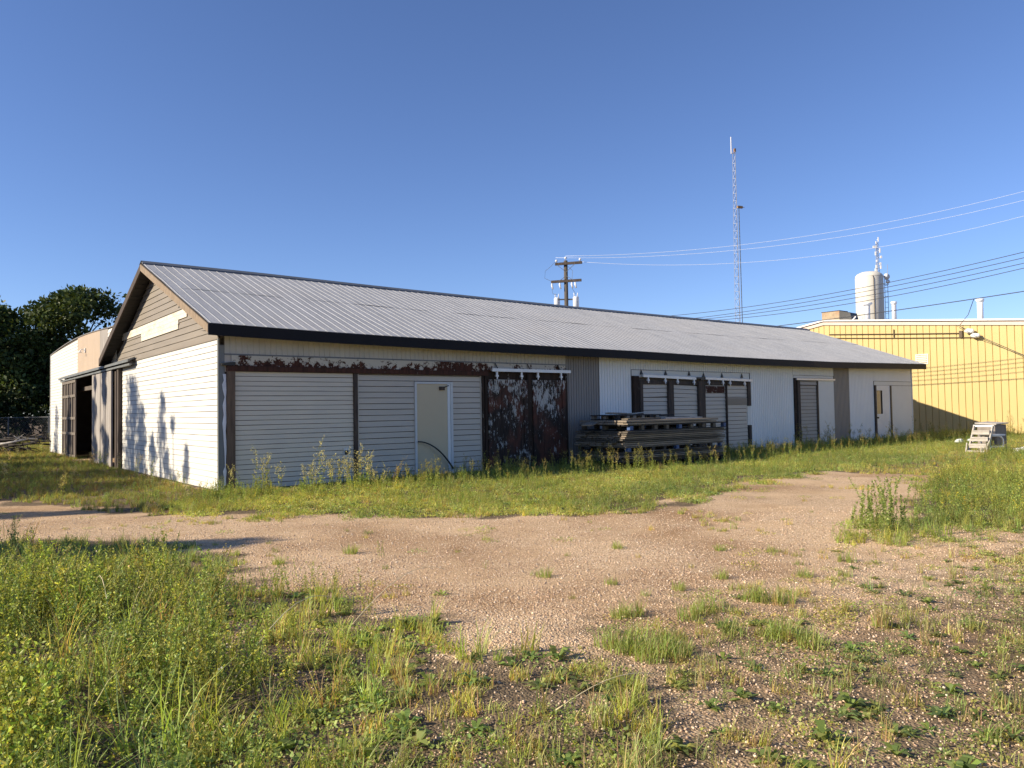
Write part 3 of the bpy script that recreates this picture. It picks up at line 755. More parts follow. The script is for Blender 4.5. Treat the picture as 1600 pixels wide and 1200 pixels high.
# ------------------------------------------------------------------ stacked form panels and block pallets by the wall
SN, SB, SU0, SU1 = -2.30, -.36, 9.76, 13.98        # front, back, left, right in building coordinates
def panel_mb(L, D, T, seed, courses=2):
    """stacked planks screwed into one panel, ragged ends; origin at its centre bottom"""
    r = random.Random(seed); m = MB(); n = 9; w = D/n; t = T/courses
    for c in range(courses):
        for i in range(n):
            y0 = -D/2 + i*w; e0, e1 = r.uniform(-.09,.05), r.uniform(-.05,.09)
            j = r.uniform(-.03, .03) if i in (0, n-1) else 0
            m.box(-L/2+e0, L/2+e1, y0+.008+j, y0+w-.008+j, c*t+.006, (c+1)*t-.006+r.uniform(-.006,.0))
    return m
def place(o, z, dx=0, dy=0, rz=0, tilt=0):
    p = W((SU0+SU1)/2+dx, (SN+SB)/2+dy, z); o.location = p; o.rotation_euler = (0, tilt, TH+rz)
PL, PD = SU1-SU0, SB-SN
def block_pallet(L, D, T, nb, matdeck, matblock, label, deck_t=.03, alt=None):
    root = empty('block_pallet'); tag(root, label, 'pallet', 'block pallets in the lumber stack')
    td, bd = MB(), MB(); r = random.Random(int(L*100)+nb)
    n = 7
    for i in range(n):
        y0 = -D/2 + i*D/n
        td.box(-L/2+r.uniform(-.03,.02), L/2+r.uniform(-.02,.03), y0+.01, y0+D/n-.01, T-deck_t, T)
    for y in (-D/2, -.06, D/2-.12): bd.box(-L/2, L/2, y, y+.12, .0, .022)
    bd.box(-L/2+.3, L/2-.2, .16, .19, .024, T-deck_t-.003)  # added board closing the see-through gaps so they read as dark
    td.build('deck', matdeck, root); bd.build('skid_gap_board', matdeck, root)
    for yi, y in enumerate((-D/2+.01, -.055, D/2-.12)):
        for k in range(nb):
            x = -L/2 + .05 + (L-.2)*k/(nb-1) + r.uniform(-.04,.04)
            mm = matblock if not alt or (k*7+yi*3) % 4 == 0 else alt
            MB().box(x, x+r.uniform(.09,.14), y, y+.11, .024, T-deck_t-.002).build('block', mm, root)
    return root
stack = [('P', .0, .17, 'dark half-buried pallet at the very bottom of the lumber stack'),
         ('F', .172, .085, 'grey plank panel second from the bottom of the lumber stack'),
         ('F', .26, .084, 'plank panel with pale edge under the lower blue-blocked pallet'),
         ('F', .348, .075, 'thin plank panel directly beneath the lower blue-blocked pallet'),
         ('P', .425, .15, 'blue-blocked pallet in the middle of the lumber stack'),
         ('F', .577, .105, 'plank panel resting directly on the middle blue-blocked pallet'),
         ('F', .684, .10, 'plank panel second above the middle blue-blocked pallet'),
         ('F', .786, .10, 'plank panel third above the middle blue-blocked pallet'),
         ('F', .888, .10, 'plank panel directly beneath the upper dark pallet'),
         ('P', .990, .165, 'upper dark pallet with white-tipped corner blocks in the lumber stack'),
         ('F', 1.157, .125, 'longest plank panel at the top, above the upper dark pallet')]
for i, (kind, z, T, lab) in enumerate(stack):
    r = random.Random(i+40)
    if kind == 'F':
        o = panel_mb(PL-.02+r.uniform(-.12,.06), PD-r.uniform(0,.1), T, i).build('plank_panel', M['lumber_pale'] if i in (2, 5, 7, 10) else M['lumber'])
        tag(o, lab, 'panel', 'plank panels in the lumber stack')
        if i == 10: o.scale = (.9, 1, 1)
    else:
        o = block_pallet(PL-.02, PD-.04, T, 9 if i else 7, M['dark_lumber'] if i != 4 else M['lumber'], M['blue_paint'] if i else M['dark_lumber'], lab, alt=M['lumber'] if i == 9 else M['dark_lumber'])
    place(o, z, r.uniform(-.05,.05) - (.15 if i == 10 else 0) + (.18 if i == 9 else 0), r.uniform(-.03,.03), r.uniform(-.012,.012))
o = block_pallet(1.9, 1.0, .14, 6, M['dark_lumber'], M['dark_lumber'], 'small dark pallet lying on top of the lumber stack at its back', alt=M['lumber_pale']); place(o, 1.28, -.75, .30, .05)
def board(L, wd, t, mat, lab, z, dx, dy, rz, tilt=0):
    o = MB().box(-L/2, L/2, -wd/2, wd/2, 0, t).box(-L/2+.1, L/2-.25, -wd/2+.01, wd/2-.012, t, t+.006).build('loose_board', M[mat]); tag(o, lab, 'board', 'loose boards on the lumber stack'); place(o, z, dx, dy, rz, tilt)
board(1.7, .18, .035, 'step_wood', 'bleached white loose board on top of the lumber stack', 1.281, .95, -.35, .03)
board(1.3, .14, .03, 'step_wood', 'short pale loose board behind the bleached white one on the stack', 1.281, 1.1, .1, -.09)
board(1.0, .30, .03, 'lumber_pale', 'short grey board sticking out past the left end of the lumber stack', 1.185, -2.15, .25, .5, -.10)
board(.75, .08, .025, 'step_wood', 'little white stick lying across the small top pallet', 1.435, -.35, .3, -.35, -.10)
board(1.9, .16, .04, 'lumber', 'dull brown board at the right end of the stack top', 1.281, 1.25, .45, .02)

board(1.5, .22, .04, 'lumber', 'grey plank lying askew at the front left of the stack top', 1.284, -1.1, -.62, .10)
board(2.2, .12, .05, 'dark_lumber', 'long dark plank tipped up at the back of the stack top', 1.32, .5, .62, -.04, -.03)
board(1.1, .2, .035, 'lumber_pale', 'short pale plank crossing the small top pallet at its left', 1.435, -1.1, .25, .22, .03)
# ------------------------------------------------------------------ yellow metal building
YU = 38.0
yb = empty('yellow_building', A, TH)
tag(yb, 'yellow ribbed metal building with cream roof trim behind the warehouse at right', 'building')
YR = 8.1
def yl_top(v): return 6.42 - (.096*(YR-v) if v < YR else .16*(v-YR))
m = MB(); ribbed_side(m, -15.0, 20.0, -.3, yl_top, .335, YU, .045, .042)
m.build('ribbed_wall', M['yellow'], yb)
m = MB(); m.box(YU+.02, YU+24, 19.9, 20.0, -.3, yl_top(20)); m.box(YU+.02, YU+24, -15, -14.9, -.3, yl_top(-15)); m.box(YU+23.9, YU+24, -14.9, 19.9, -.3, 4.0)
m.build('rear_wall', M['yellow'], yb)
m = MB()
def yslab(va, vb, x0, x1, dz0, dz1):
    vs = [(x, v, yl_top(v)+dz) for x in (x0, x1) for v in (va, vb) for dz in (dz0, dz1)]
    m.add(vs, [(0,1,3,2),(4,6,7,5),(0,4,5,1),(2,3,7,6),(0,2,6,4),(1,5,7,3)])
for va, vb in ((-15.1, YR), (YR, 20.1)): yslab(va, vb, YU-.06, YU+24, .20, .28)
rf = m.build('roof', M['galv'], yb)
m = MB()
for va, vb in ((-15.1, YR), (YR, 20.1)): yslab(va, vb, YU-.11, YU-.035, -.03, .14)
m.build('rake_trim', M['pink_cream'], yb)
m = MB()
for va, vb in ((-15.1, YR), (YR, 20.1)): yslab(va, vb, YU-.15, YU-.04, .20, .285)
m.build('roof_edge', M['white_paint'], yb)
m = MB()
for va, vb in ((-15.1, YR), (YR, 20.1)): yslab(va, vb, YU-.06, YU+.0, .138, .205)
m.build('trim_shadow_gap', M['brown_pipe'], yb)
def wallpipe(pts, r, name, mat): return MB().tube([(YU-.09, v, z) for v, z in pts], r, 6).build(name, mat, yb)
wallpipe([(7.75,5.80),(4.0,5.50),(0.6,5.24)], .03, 'conduit', M['brown_pipe'])
wallpipe([(7.5,5.56),(4.0,5.27),(-.1,4.96)], .026, 'conduit', M['brown_pipe'])
wallpipe([(3.95,5.75),(3.95,5.30)], .03, 'conduit', M['brown_pipe'])
MB().box(YU-.16, YU-.032, .40, .56, 5.0, 5.36).build('junction_box', M['brown_pipe'], yb)
for v, z in ((.0, 5.28), (-.28, 5.02)):
    q = MB(); q.tube([(YU-.05,v+.25,z+.02),(YU-.25,v+.18,z+.02)], .03); q.tube([(YU-.22,v+.25,z+.03),(YU-.26,v+.10,z+.03),(YU-.28,v-.14,z),(YU-.28,v-.2,z-.02)], [.06,.13,.12,.05], 10)
    q.build('floodlight', M['white_paint'], yb, True)
q = MB(); q.box(YU-.07, YU-.032, 2.18, 2.84, 3.72, 4.28); q = q.build('vent_grille', M['cream'], yb)
s = MB()
for i in range(5):
    z = 3.78 + i*.10; s.add([(YU-.075,2.24,z),(YU-.075,2.78,z),(YU-.12,2.78,z+.05),(YU-.12,2.24,z+.05),(YU-.075,2.24,z+.06),(YU-.075,2.78,z+.06)], [(0,1,2,3),(3,2,5,4),(0,3,4),(1,5,2)])
s.build('louver', M['cream'], q)
q = MB()
for k in range(14):
    a, b2 = 2*math.pi*k/14, 2*math.pi*(k+.8)/14
    q.add([(YU-.034, 8.55+math.cos(t)*r*1.0, 5.98+math.sin(t)*r) for t, r in ((a,.16),(a,.24),(b2,.24),(b2,.16))], [(0,1,2,3)])
q.build('faded_emblem', M['rust'], yb)
MB().add([(YU-.034,8.3,5.68),(YU-.034,7.72,5.66),(YU-.034,7.82,5.88),(YU-.034,8.12,6.22)], [(0,1,2,3)]).build('rust_patch', M['rust'], yb)
def vent(v, top, r, cap, name='vent_pipe', mat='galv'):
    q = MB(); base = yl_top(v)+.25; x = YU+3
    q.tube([(x,v,base),(x,v,top)], r, 12); q = q.build(name, M[mat], yb, True)
    if cap: MB().tube([(x,v,top-.12),(x,v,top-.02),(x,v,top+.05)], [r*1.15,r*cap,r*cap*.95], 12).build('rain_cap', M['can'], q, True)
vent(6.97, 7.78, .16, 1.9); vent(5.35, 7.66, .13, 1.35); vent(.68, 7.24, .15, 1.45, mat='white_paint')
MB().tube([(YU+3,6.9,yl_top(6.9)+.25),(YU+3,6.9,yl_top(6.9)+.3)], .2).build('pipe_flashing', M['galv'], yb)

rc = empty('rooftop_cooler', W(YU+3, 8.75, yl_top(8.75)+.36), TH)
tag(rc, 'rust-streaked tan rooftop cooler with dark hood on the yellow building', 'rooftop unit')
q = MB(); q.box(-.5, .5, -.25, .92, .12, .80); q.build('cabinet', M['tan_sheet'], rc)
q = MB(); q.add([(-.5,-.26,.12),(.5,-.26,.12),(.5,-.26,.80),(-.5,-.26,.80),(-.42,-1.0,.22),(.42,-1.0,.22),(.42,-.9,.62),(-.42,-.9,.62)],
      [(0,3,2,1),(4,5,6,7),(0,1,5,4),(3,7,6,2),(0,4,7,3),(1,2,6,5)]); q.build('hood', M['black_metal'], rc)
MB().bar((-.4,-.9,0),(-.4,-1.25,.35),.06,.06).bar((.4,-.9,0),(.4,-1.25,.35),.06,.06).box(-.45,.45,-.9,.85,.0,.08).box(-.4,-.3,-.8,.8,.08,.12).box(.3,.4,-.8,.8,.08,.12).build('stand', M['galv'], rc)
MB().box(-.52, .52, -.27, .95, .805, .84).build('lid', M['dark_wood'], rc)

# ------------------------------------------------------------------ steps, cabinet and white leftovers at the right
FR = math.atan2(V[1], V[0]) - math.pi/2
st = empty('wooden_steps', (14.80, 24.30, 0), R(-50)); st.scale = (.74, .86, .86)
tag(st, 'bleached wooden steps leaning against the grey cabinet in the weeds', 'steps')
for x in (-.36, .36): MB().bar((x,-.30,-.05),(x,.42,.98),.05,.13).build('stringer', M['step_wood'], st)
for i in range(4):
    t = (i+.35)/4; y, z = -.30+.72*t, .0+.96*t
    MB().box(-.335, .335, y-.20, y+.09, z-.02, z+.03).box(-.33, .33, y-.19, y-.165, z-.12, z-.022).build('tread', M['step_wood'], st)
for x in (-.40, .40): MB().bar((x,-.42,-.05),(x,-.25,.38),.04,.06).build('foot', M['step_wood'], st)
MB().box(-.4, .4, .40, .47, .96, 1.03).build('top_rail', M['white_paint'], st)
cb = empty('grey_cabinet', (15.72, 25.15, 0), R(38)); cb.scale = (.9, .9, .95)
tag(cb, 'weathered grey wooden cabinet standing behind the bleached steps', 'cabinet')
q = MB(); q.box(-.52, .50, -.30, -.27, .0, .92); q.box(-.52, -.49, -.268, .28, .0, .92); q.box(.47, .50, -.268, .28, 0, .92); q.box(-.488, .468, .25, .28, 0, .92); q.build('carcass', M['box_grey'], cb)
MB().add([(-.58,-.36,.93),(.56,-.36,.95),(.56,.34,.985),(-.58,.34,.965),(-.58,-.36,.965),(.56,-.36,.985),(.56,.34,1.02),(-.58,.34,1.0)],
      [(0,3,2,1),(4,5,6,7),(0,1,5,4),(3,7,6,2),(0,4,7,3),(1,2,6,5)]).build('top', M['step_wood'], cb)
MB().box(-.46, .44, -.32, -.302, .06, .44).box(-.46, .44, -.32, -.302, .48, .88).build('door', M['box_grey'], cb)
tb = empty('arched_stool', (15.42, 24.62, 0), R(10))
tag(tb, 'small white arched stool frame beside the grey cabinet', 'stool')
for y in (-.18, .18):
    q = MB(); q.tube([(.22,y,0),(.20,y,.42),(.14,y,.50),(.05,y,.535),(-.28,y,.535)], .028, 6); q.tube([(-.28,y,0),(-.28,y,.52)], .026, 6); q.build('leg_frame', M['white_paint'], tb, True)
MB().box(-.32, .26, -.22, .22, .545, .585).build('seat', M['white_paint'], tb)
MB().box(-.27, .19, -.20, -.16, .16, .22).build('stretcher', M['white_paint'], tb)
for i, (x, y, z, rz, lab) in enumerate(((16.15,24.1,0.0,.3,'lower white board half hidden in weeds at the right edge'), (16.28,24.15,.10,-.2,'upper white board tilted in weeds at the right edge'))):
    o = MB().box(-.42, .42, -.14, .14, 0, .05).box(-.40,.40,-.12,.12,.05,.058).build('white_board', M['white_paint']); o.location = (x, y, z+.03); o.rotation_euler = (.25*i, -.16*i-.05, rz)
    tag(o, lab, 'board', 'white boards in the right weeds')
def rock(name, loc, s, seed, mat, lab, grp):
    r = random.Random(seed); m = MB(); nlat, nlon = 5, 8; vs = [(0,0,s*.55)]
    for i in range(1, nlat):
        for j in range(nlon):
            a, b2 = math.pi*i/nlat, 2*math.pi*j/nlon; k = s*r.uniform(.75,1.15); vs.append((k*math.sin(a)*math.cos(b2), k*math.sin(a)*math.sin(b2)*.8, k*.55*math.cos(a)))
    vs.append((0,0,-s*.5)); fs = [(0,1+j,1+(j+1)%nlon) for j in range(nlon)]
    for i in range(nlat-2):
        for j in range(nlon): o = 1+i*nlon; fs.append((o+j, o+nlon+j, o+nlon+(j+1)%nlon, o+(j+1)%nlon))
    o = 1+(nlat-2)*nlon; fs += [(o+j, len(vs)-1, o+(j+1)%nlon) for j in range(nlon)]
    m.add(vs, fs); q = m.build(name, mat); q.location = loc; return tag(q, lab, 'rock', grp)
for i in range(6):
    rock('rubble_block', (17.6+.45*i+random.uniform(-.1,.1), 30.2+.5*i*.3, .10), random.uniform(.13,.22), i, M['flat_white'], 'pale rubble block lying in weeds at the foot of the yellow wall', 'pale rubble blocks')

# ------------------------------------------------------------------ utility pole
P0 = Vector((3.80, 52.0, 0)); WD = Vector((51.2, -12.0, 0)).normalized()
CA = Vector((WD.y, -WD.x, 0)) * -1
up = empty('utility_pole', P0)
tag(up, 'dark wooden utility pole with two crossarms and transformers behind the warehouse roof', 'utility pole')
MB().tube([(0,0,-.2),(0,0,11.75)], [.17,.13], 12).build('pole', M['pole_wood'], up, True)
AX = Vector((.96, -.28, 0))                               # crossarm direction
def arm(z, a, b2, sag):
    MB().bar(AX*a + Vector((0,-.2,z+sag)), AX*b2 + Vector((0,-.2,z-sag)), .13, .17).build('crossarm', M['dark_wood'], up)
arm(11.52, -.75, 1.12, .0); arm(10.32, -1.05, 1.05, .0)
for z, s in ((11.45, -1), (10.25, 1)):
    for k in (-.62, .62): MB().bar(AX*k + Vector((0,-.26,z)), Vector((0,-.24,z-.52 if s < 0 else z+.42)), .03, .03).build('brace', M['mast_dark'], up)
for a, z in ((-.66, 11.58), (.98, 11.58), (0, 11.78)):
    p = AX*a + Vector((0,-.2 if a else 0, z)); MB().tube([p, p+Vector((0,0,.10)), p+Vector((0,0,.14)), p+Vector((0,0,.24))], [.03,.04,.10,.05], 8).build('insulator', M['insulator'], up, True)
for a in (-1.0, -.45, .38, .62): 
    p = AX*a + Vector((0,-.2,10.2)); MB().tube([p, p+Vector((0,-.05,-.14)), p+Vector((.05,-.1,-.40))], [.05,.07,.05], 8).build('cutout', M['insulator'], up, True)
for a in (-.66, .66):
    p = AX*a + Vector((0,-.05,8.2)); q = MB().tube([p, p+Vector((0,0,.06)), p+Vector((0,0,.94)), p+Vector((0,0,1.02)), p+Vector((0,0,1.05))], [.17,.205,.205,.19,.05], 14).build('transformer', M['can'], up, True)
    for k in (-.1, .1): MB().tube([p+Vector((k,0,1.03)), p+Vector((k*1.3,0,1.30))], [.045,.03], 6).build('bushing', M['insulator'], q, True)
MB().box(-.62, .62, -.06, .06, 9.05, 9.13).build('hanger_bar', M['mast_dark'], up)
def jumper(pts, r=.012): MB().tube(pts, r, 5).build('jumper_wire', M['mast_dark'], up)
jumper([AX*-1.02+Vector((0,-.2,10.35)), AX*-1.5+Vector((0,-.2,10.6)), AX*-1.45+Vector((0,-.2,11.1)), AX*-1.1+Vector((0,-.2,11.35)), AX*-.68+Vector((0,-.2,11.75))])
jumper([AX*-1.0+Vector((0,-.2,9.8)), AX*-.95+Vector((0,-.2,9.5)), AX*-.62+Vector((0,0,9.45))])
jumper([AX*.4+Vector((0,-.2,9.8)), AX*.6+Vector((0,-.1,9.5)), AX*.66+Vector((0,0,9.4))])
jumper([AX*.15+Vector((0,-.2,11.3)), AX*.45+Vector((0,-.2,11.0)), AX*.4+Vector((0,-.2,10.4))])

WL = 52.584
def wire(cf, s0, s1, r, mat, lab, side=0.0):
    pts = []
    for i in range(41):
        s = s0 + (s1-s0)*i/40; pts.append(P0 + WD*s + Vector((0,0,cf[0]*s*s + cf[1]*s + cf[2])))
    o = MB().tube(pts, r, 5).build('power_line', mat, smooth=True)
    return tag(o, lab, 'power line', 'power lines crossing the sky')
WD = (Vector((55, 40, 0)) - P0).normalized()
wire((.00468310, -.0521022, 12.0713650), .0, WL, .009, M['wire_pale'], 'uppermost pale power line rising from the pole top to the right')
wire((.00478307, -.0697014, 11.9459107), -.7, WL, .009, M['wire_pale'], 'second pale power line from the top, just below the highest one')
wire((.00671467, -.1508465, 11.7651072), .8, WL, .009, M['wire_pale'], 'lowest pale power line, sagging most and passing the antenna tip')
def yard_wire(u, cf, v0, v1, r, lab, name='power_line', cat='power line', grp='power lines crossing the sky'):
    pts = [W(u, v0 + (v1-v0)*i/40, 0) for i in range(41)]
    for i, q in enumerate(pts): v = v0 + (v1-v0)*i/40; q.z = cf[0]*v*v + cf[1]*v + cf[2]
    return tag(MB().tube(pts, r, 5).build(name, M['wire_dark'], smooth=True), lab, cat, grp)
yard_wire(31.45, (0.003811, -0.071195, 7.453027), 24, -14, .015, 'uppermost of the four dark power lines crossing the white tank')
yard_wire(31.45, (0.003171, -0.068647, 7.240331), 24, -14, .015, 'second from top of the four dark power lines crossing the tank')
yard_wire(31.45, (0.003802, -0.066765, 7.009885), 24, -14, .015, 'third from top of the four dark power lines crossing the tank')
yard_wire(31.45, (0.004883, -0.069272, 6.771436), 24, -14, .015, 'lowest of the four dark power lines crossing the white tank')
def cable(pts, r, lab, name='service_cable'):
    return tag(MB().tube(pts, r, 5).build(name, M['wire_dark'], smooth=True), lab, 'cable', 'service cables on the yellow building')
SV = (0.001316, -0.033037, 6.119699)
yard_wire(32.0, SV, 20, -14, .02, 'black service cable running just below the four dark lines, past the white roof pipe', 'service_cable', 'cable', 'service cables on the yellow building')
cable([W(32,-2.4,SV[0]*5.76-SV[1]*2.4+SV[2]-.02), W(34.5,-1.2,5.8), W(36.6,-.0,5.55), W(37.85,.62,5.6)], .014, 'short black cable dropping from the service cable to the yellow wall')
cable([W(37.8,.5,5.6), W(37.7,-.4,5.02), W(37.6,-2.4,3.9), W(37.5,-6,2.3)], .016, 'thin dark cable slanting down the yellow wall to the right')

# ------------------------------------------------------------------ radio mast and water tank far behind
rm = empty('radio_mast', (35.8, 120, 0), R(20))
tag(rm, 'tall slender grey lattice radio mast rising behind the warehouse roof', 'radio mast')
def mw(z): return .62 - .38*z/42.0
legs = [Vector((math.cos(2*math.pi*k/3+.5), math.sin(2*math.pi*k/3+.5), 0)) for k in range(3)]
for k in range(3): MB().tube([legs[k]*mw(0), legs[k]*mw(42)+Vector((0,0,42.0))], .034, 6).build('leg', M['mast'], rm)
m = MB(); z = .5; i = 0
while z < 41.2:
    for k in range(3):
        a, b2 = legs[k], legs[(k+1) % 3]
        m.bar(a*mw(z)+Vector((0,0,z)), b2*mw(z)+Vector((0,0,z)), .03, .03)
        m.bar(a*mw(z)+Vector((0,0,z)), b2*mw(z+1.2)+Vector((0,0,z+1.2)), .024, .024)
    z += 1.2
m.build('lattice', M['mast'], rm)
MB().tube([(-.55,0,41.6),(-.55,0,44.3)], .07, 6).bar((-.55,0,41.7),(.3,0,41.7),.08,.08).build('whip_antenna', M['white_paint'], rm)
MB().tube([(.75,-.1,0),(.55,-.1,33.2)], .06, 6).build('feed_line', M['mast_dark'], rm)
MB().box(.3, 1.25, -.2, .1, 33.0, 33.35).bar((.3,0,33.2),(1.7,0,33.2),.06,.06).build('side_antenna', M['rust'], rm)
MB().box(.0, .25, -.15, .15, 41.9, 42.5).build('top_light', M['rust'], rm)

wt = empty('water_tank', (70.7, 150, 0))
tag(wt, 'off-white cylindrical water standpipe with antennas on top, behind the yellow building', 'water tank')
prof = [(2.55,0),(2.55,26.6),(2.5,26.9),(2.2,27.25),(1.5,27.6),(.05,27.8)]
MB().tube([(0,0,z) for r, z in prof], [r for r, z in prof], 36).build('tank', M['tank'], wt, True)
m = MB()
for z in (22.5, 26.55): m.tube([(0,0,z),(0,0,z+.07)], 2.58, 36)
m.build('weld_band', M['tank'], wt)
MB().tube([(-.35,-2.62,16.5),(-.35,-2.62,26.0),(-.45,-2.55,26.6)], .05, 6).build('overflow_pipe', M['brown_pipe'], wt)
ld = MB()
for x in (2.75, 3.35): ld.tube([(x,-.6,10),(x,-.6,26.9)], .05, 5)
ld = ld.build('ladder', M['mast_dark'], wt)
m = MB(); z = 15.0
while z < 26.5: m.bar((2.75,-.6,z),(3.35,-.6,z),.07,.07); z += 1.1
m.build('rung', M['mast_dark'], ld)
am = MB()
for k in range(3):
    t = 2*math.pi*k/3; am.tube([(1.75+.38*math.cos(t),.38*math.sin(t),27.2),(1.75+.2*math.cos(t),.2*math.sin(t),33.6)], .05, 5)
z = 27.6
while z < 33.2:
    for k in range(3):
        t, t2 = 2*math.pi*k/3, 2*math.pi*(k+1)/3; am.bar((1.75+.32*math.cos(t),.32*math.sin(t),z),(1.75+.32*math.cos(t2),.32*math.sin(t2),z+.5),.04,.04)
    z += .5
am = am.build('antenna_mast', M['mast'], wt)
for dx, z, w, h in ((-.65,32.3,.65,.5),(.35,31.4,.22,.9),(-.5,30.9,.22,.75),(.55,30.3,.34,.5),(-.3,29.6,.25,.4),(.4,29.0,.3,.5),(-.4,28.2,.28,.8),(.45,28.2,.26,.7),(-.5,27.5,.45,.8),(.1,33.6,.12,.9),(-.35,33.2,.1,.5)):
    q = MB(); q.box(1.75+dx-w/2, 1.75+dx+w/2, -.5, -.32, z, z+h); q.bar((1.75+dx,-.35,z+h/2),(1.75,0,z+h/2),.06,.06); q.build('antenna_panel', M['white_paint'], am)
for x, z, r in ((3.05,26.6,.62),(3.25,25.6,.42)):
    MB().tube([(x,-.9,z),(x,-.75,z),(x,-.6,z)], [r,r*.9,r*.3], 16).build('dish', M['white_paint'], wt, True)
MB().tube([(3.35,-.7,25),(3.35,-.7,29)], .05, 5).box(2.5,3.5,-.75,-.65,25.0,25.1).build('dish_mount', M['mast'], wt)

# ------------------------------------------------------------------ vegetation library: quads + tint
class Plant:
    def __init__(s): s.v = []; s.q = []; s.c = []
    def quad(s, a, b, c, d, col):
        o = len(s.v); s.v += [a, b, c, d]; s.q.append((o, o+1, o+2, o+3)); s.c += [col]*4
    def leaf(s, p, d, L, w, col, r):
        d = np.array(d, float); d /= np.linalg.norm(d) + 1e-9
        a = np.cross(d, r.normal(size=3)); a /= np.linalg.norm(a) + 1e-9
        p = np.array(p, float); m = p + d*L*.45
        s.quad(p, m + a*w, p + d*L, m - a*w, col)
    def blade(s, p, az, lean, H, w, col, r, seg=3):
        p = np.array(p, float); side = np.array([-math.sin(az), math.cos(az), 0]); out = np.array([math.cos(az), math.sin(az), 0])
        prev = None
        for i in range(seg+1):
            t = i/seg; q = p + out*lean*H*t*t + np.array([0,0,1])*H*(t - .25*lean*t*t); ww = w*(1-t)**.7 + .0004
            cur = (q - side*ww, q + side*ww)
            if prev is not None: s.quad(prev[0], prev[1], cur[1], cur[0], col)
            prev = cur
    def arrays(s): return np.array(s.v, np.float32), np.array(s.q, np.int32), np.array(s.c, np.float32)
G1, G2, G3 = (.335,.42,.11), (.18,.25,.072), (.47,.53,.19)
DRY, DRY2 = (.42,.335,.17), (.22,.15,.075)
def jit(c, r, a=.22): 
    k = 1 + r.uniform(-a, a); return tuple(max(0, x*k*(1+r.uniform(-.08,.08))) for x in c)
def t_grass(seed, n=22, H=.22, w=.0035, dry=.15, spread=.05):
    r = np.random.default_rng(seed); P = Plant()
    for _ in range(n):
        a = r.uniform(0, 6.28); rr = spread*math.sqrt(r.uniform())
        col = jit(DRY if r.uniform() < dry else (G3 if r.uniform() < .4 else G1), r)
        P.blade((rr*math.cos(a), rr*math.sin(a), -.01), r.uniform(0, 6.28), r.uniform(.1,.9), H*r.uniform(.45,1.1), w, col, r)
    return P.arrays()
def t_leafy(seed, H=.36, stems=6, per=24, L=.027, w=.0055, cols=(G1, G2, G3), spread=.05, flower=None, low=.12):
    r = np.random.default_rng(seed); P = Plant()
    for _ in range(stems):
        az = r.uniform(0, 6.28); ln = r.uniform(.03,.35); h = H*r.uniform(.55,1.1); b0 = np.array([r.normal(0,spread), r.normal(0,spread), 0])
        pts = [b0 + np.array([math.cos(az)*ln*h*t*t, math.sin(az)*ln*h*t*t, h*t]) for t in np.linspace(0, 1, 6)]
        sc = jit((.15,.17,.05), r)
        for p, q in zip(pts, pts[1:]):
            sd = np.array([-math.sin(az+1), math.cos(az+1), 0])*.0018; P.quad(p-sd, p+sd, q+sd, q-sd, sc)
        for k in range(per):
            t = r.uniform(low, 1)**.8; i = min(4, int(t*5)); p = pts[i] + (pts[i+1]-pts[i])*(t*5-i)
            a = r.uniform(0, 6.28); d = (math.cos(a), math.sin(a), r.uniform(.0,1.3))
            P.leaf(p, d, L*r.uniform(.6,1.3)*(1.1-.4*t), w*r.uniform(.7,1.2), jit(cols[r.integers(len(cols))], r), r)
        if flower and r.uniform() < .7:
            for _ in range(8): P.leaf(pts[-1]+r.normal(0,.012,3), r.normal(size=3), .012, .006, jit(flower, r), r)
    return P.arrays()
def t_tall(seed, H=.75, heads=(.33,.30,.12), leafy=True, br=7):
    """tall branching weed with a loose seed or flower head"""
    r = np.random.default_rng(seed); P = Plant()
    for s_ in range(2):
        az = r.uniform(0, 6.28); ln = r.uniform(0,.18); h = H*r.uniform(.75,1.05); b0 = np.array([r.normal(0,.03), r.normal(0,.03), 0])
        f = lambda t: b0 + np.array([math.cos(az)*ln*h*t*t, math.sin(az)*ln*h*t*t, h*t])
        def seg(p, q, w, col):
            for a in (0, 1.57): sd = np.array([math.cos(a), math.sin(a), 0])*w; P.quad(p-sd, p+sd, q+sd*.7, q-sd*.7, col)
        sc = jit((.17,.18,.06), r)
        for i in range(6): seg(f(i/6), f((i+1)/6), .0035*(1-i/9), sc)
        for k in range(br):
            t = r.uniform(.5, 1); p = f(t); a = r.uniform(0, 6.28); d = np.array([math.cos(a)*.6, math.sin(a)*.6, 1.0])*h*r.uniform(.10,.22)
            seg(p, p+d, .0018, sc)
            for j in range(9):
                q = p + d*r.uniform(.35,1.1) + r.normal(0,.012,3); P.leaf(q, r.normal(size=3)+np.array([0,0,.6]), .022, .008, jit(heads, r, .3), r)
        if leafy:
            for k in range(22):
                t = r.uniform(.05,.75); a = r.uniform(0, 6.28); P.leaf(f(t), (math.cos(a), math.sin(a), r.uniform(-.1,.8)), .075*(1.1-t), .010, jit(G1 if r.uniform() < .7 else G3, r), r)
    return P.arrays()
def t_rosette(seed, n=12, L=.12, w=.016, up=.5, cols=(G1, G2)):
    r = np.random.default_rng(seed); P = Plant()
    for k in range(n):
        a = 6.28*k/n + r.uniform(-.3,.3); l = L*r.uniform(.6,1.2); d = np.array([math.cos(a), math.sin(a), r.uniform(.1, up*2)]); d /= np.linalg.norm(d)
        sd = np.array([-math.sin(a), math.cos(a), 0]); col = jit(cols[r.integers(len(cols))], r)
        p0 = np.zeros(3); p1 = d*l*.55; p2 = p1 + (d*np.array([1,1,-.2]))*l*.5; ww = w*r.uniform(.7,1.2)
        P.quad(p0-sd*.003, p0+sd*.003, p1+sd*ww, p1-sd*ww, col); P.quad(p1-sd*ww, p1+sd*ww, p2+sd*.002, p2-sd*.002, col)
    return P.arrays()
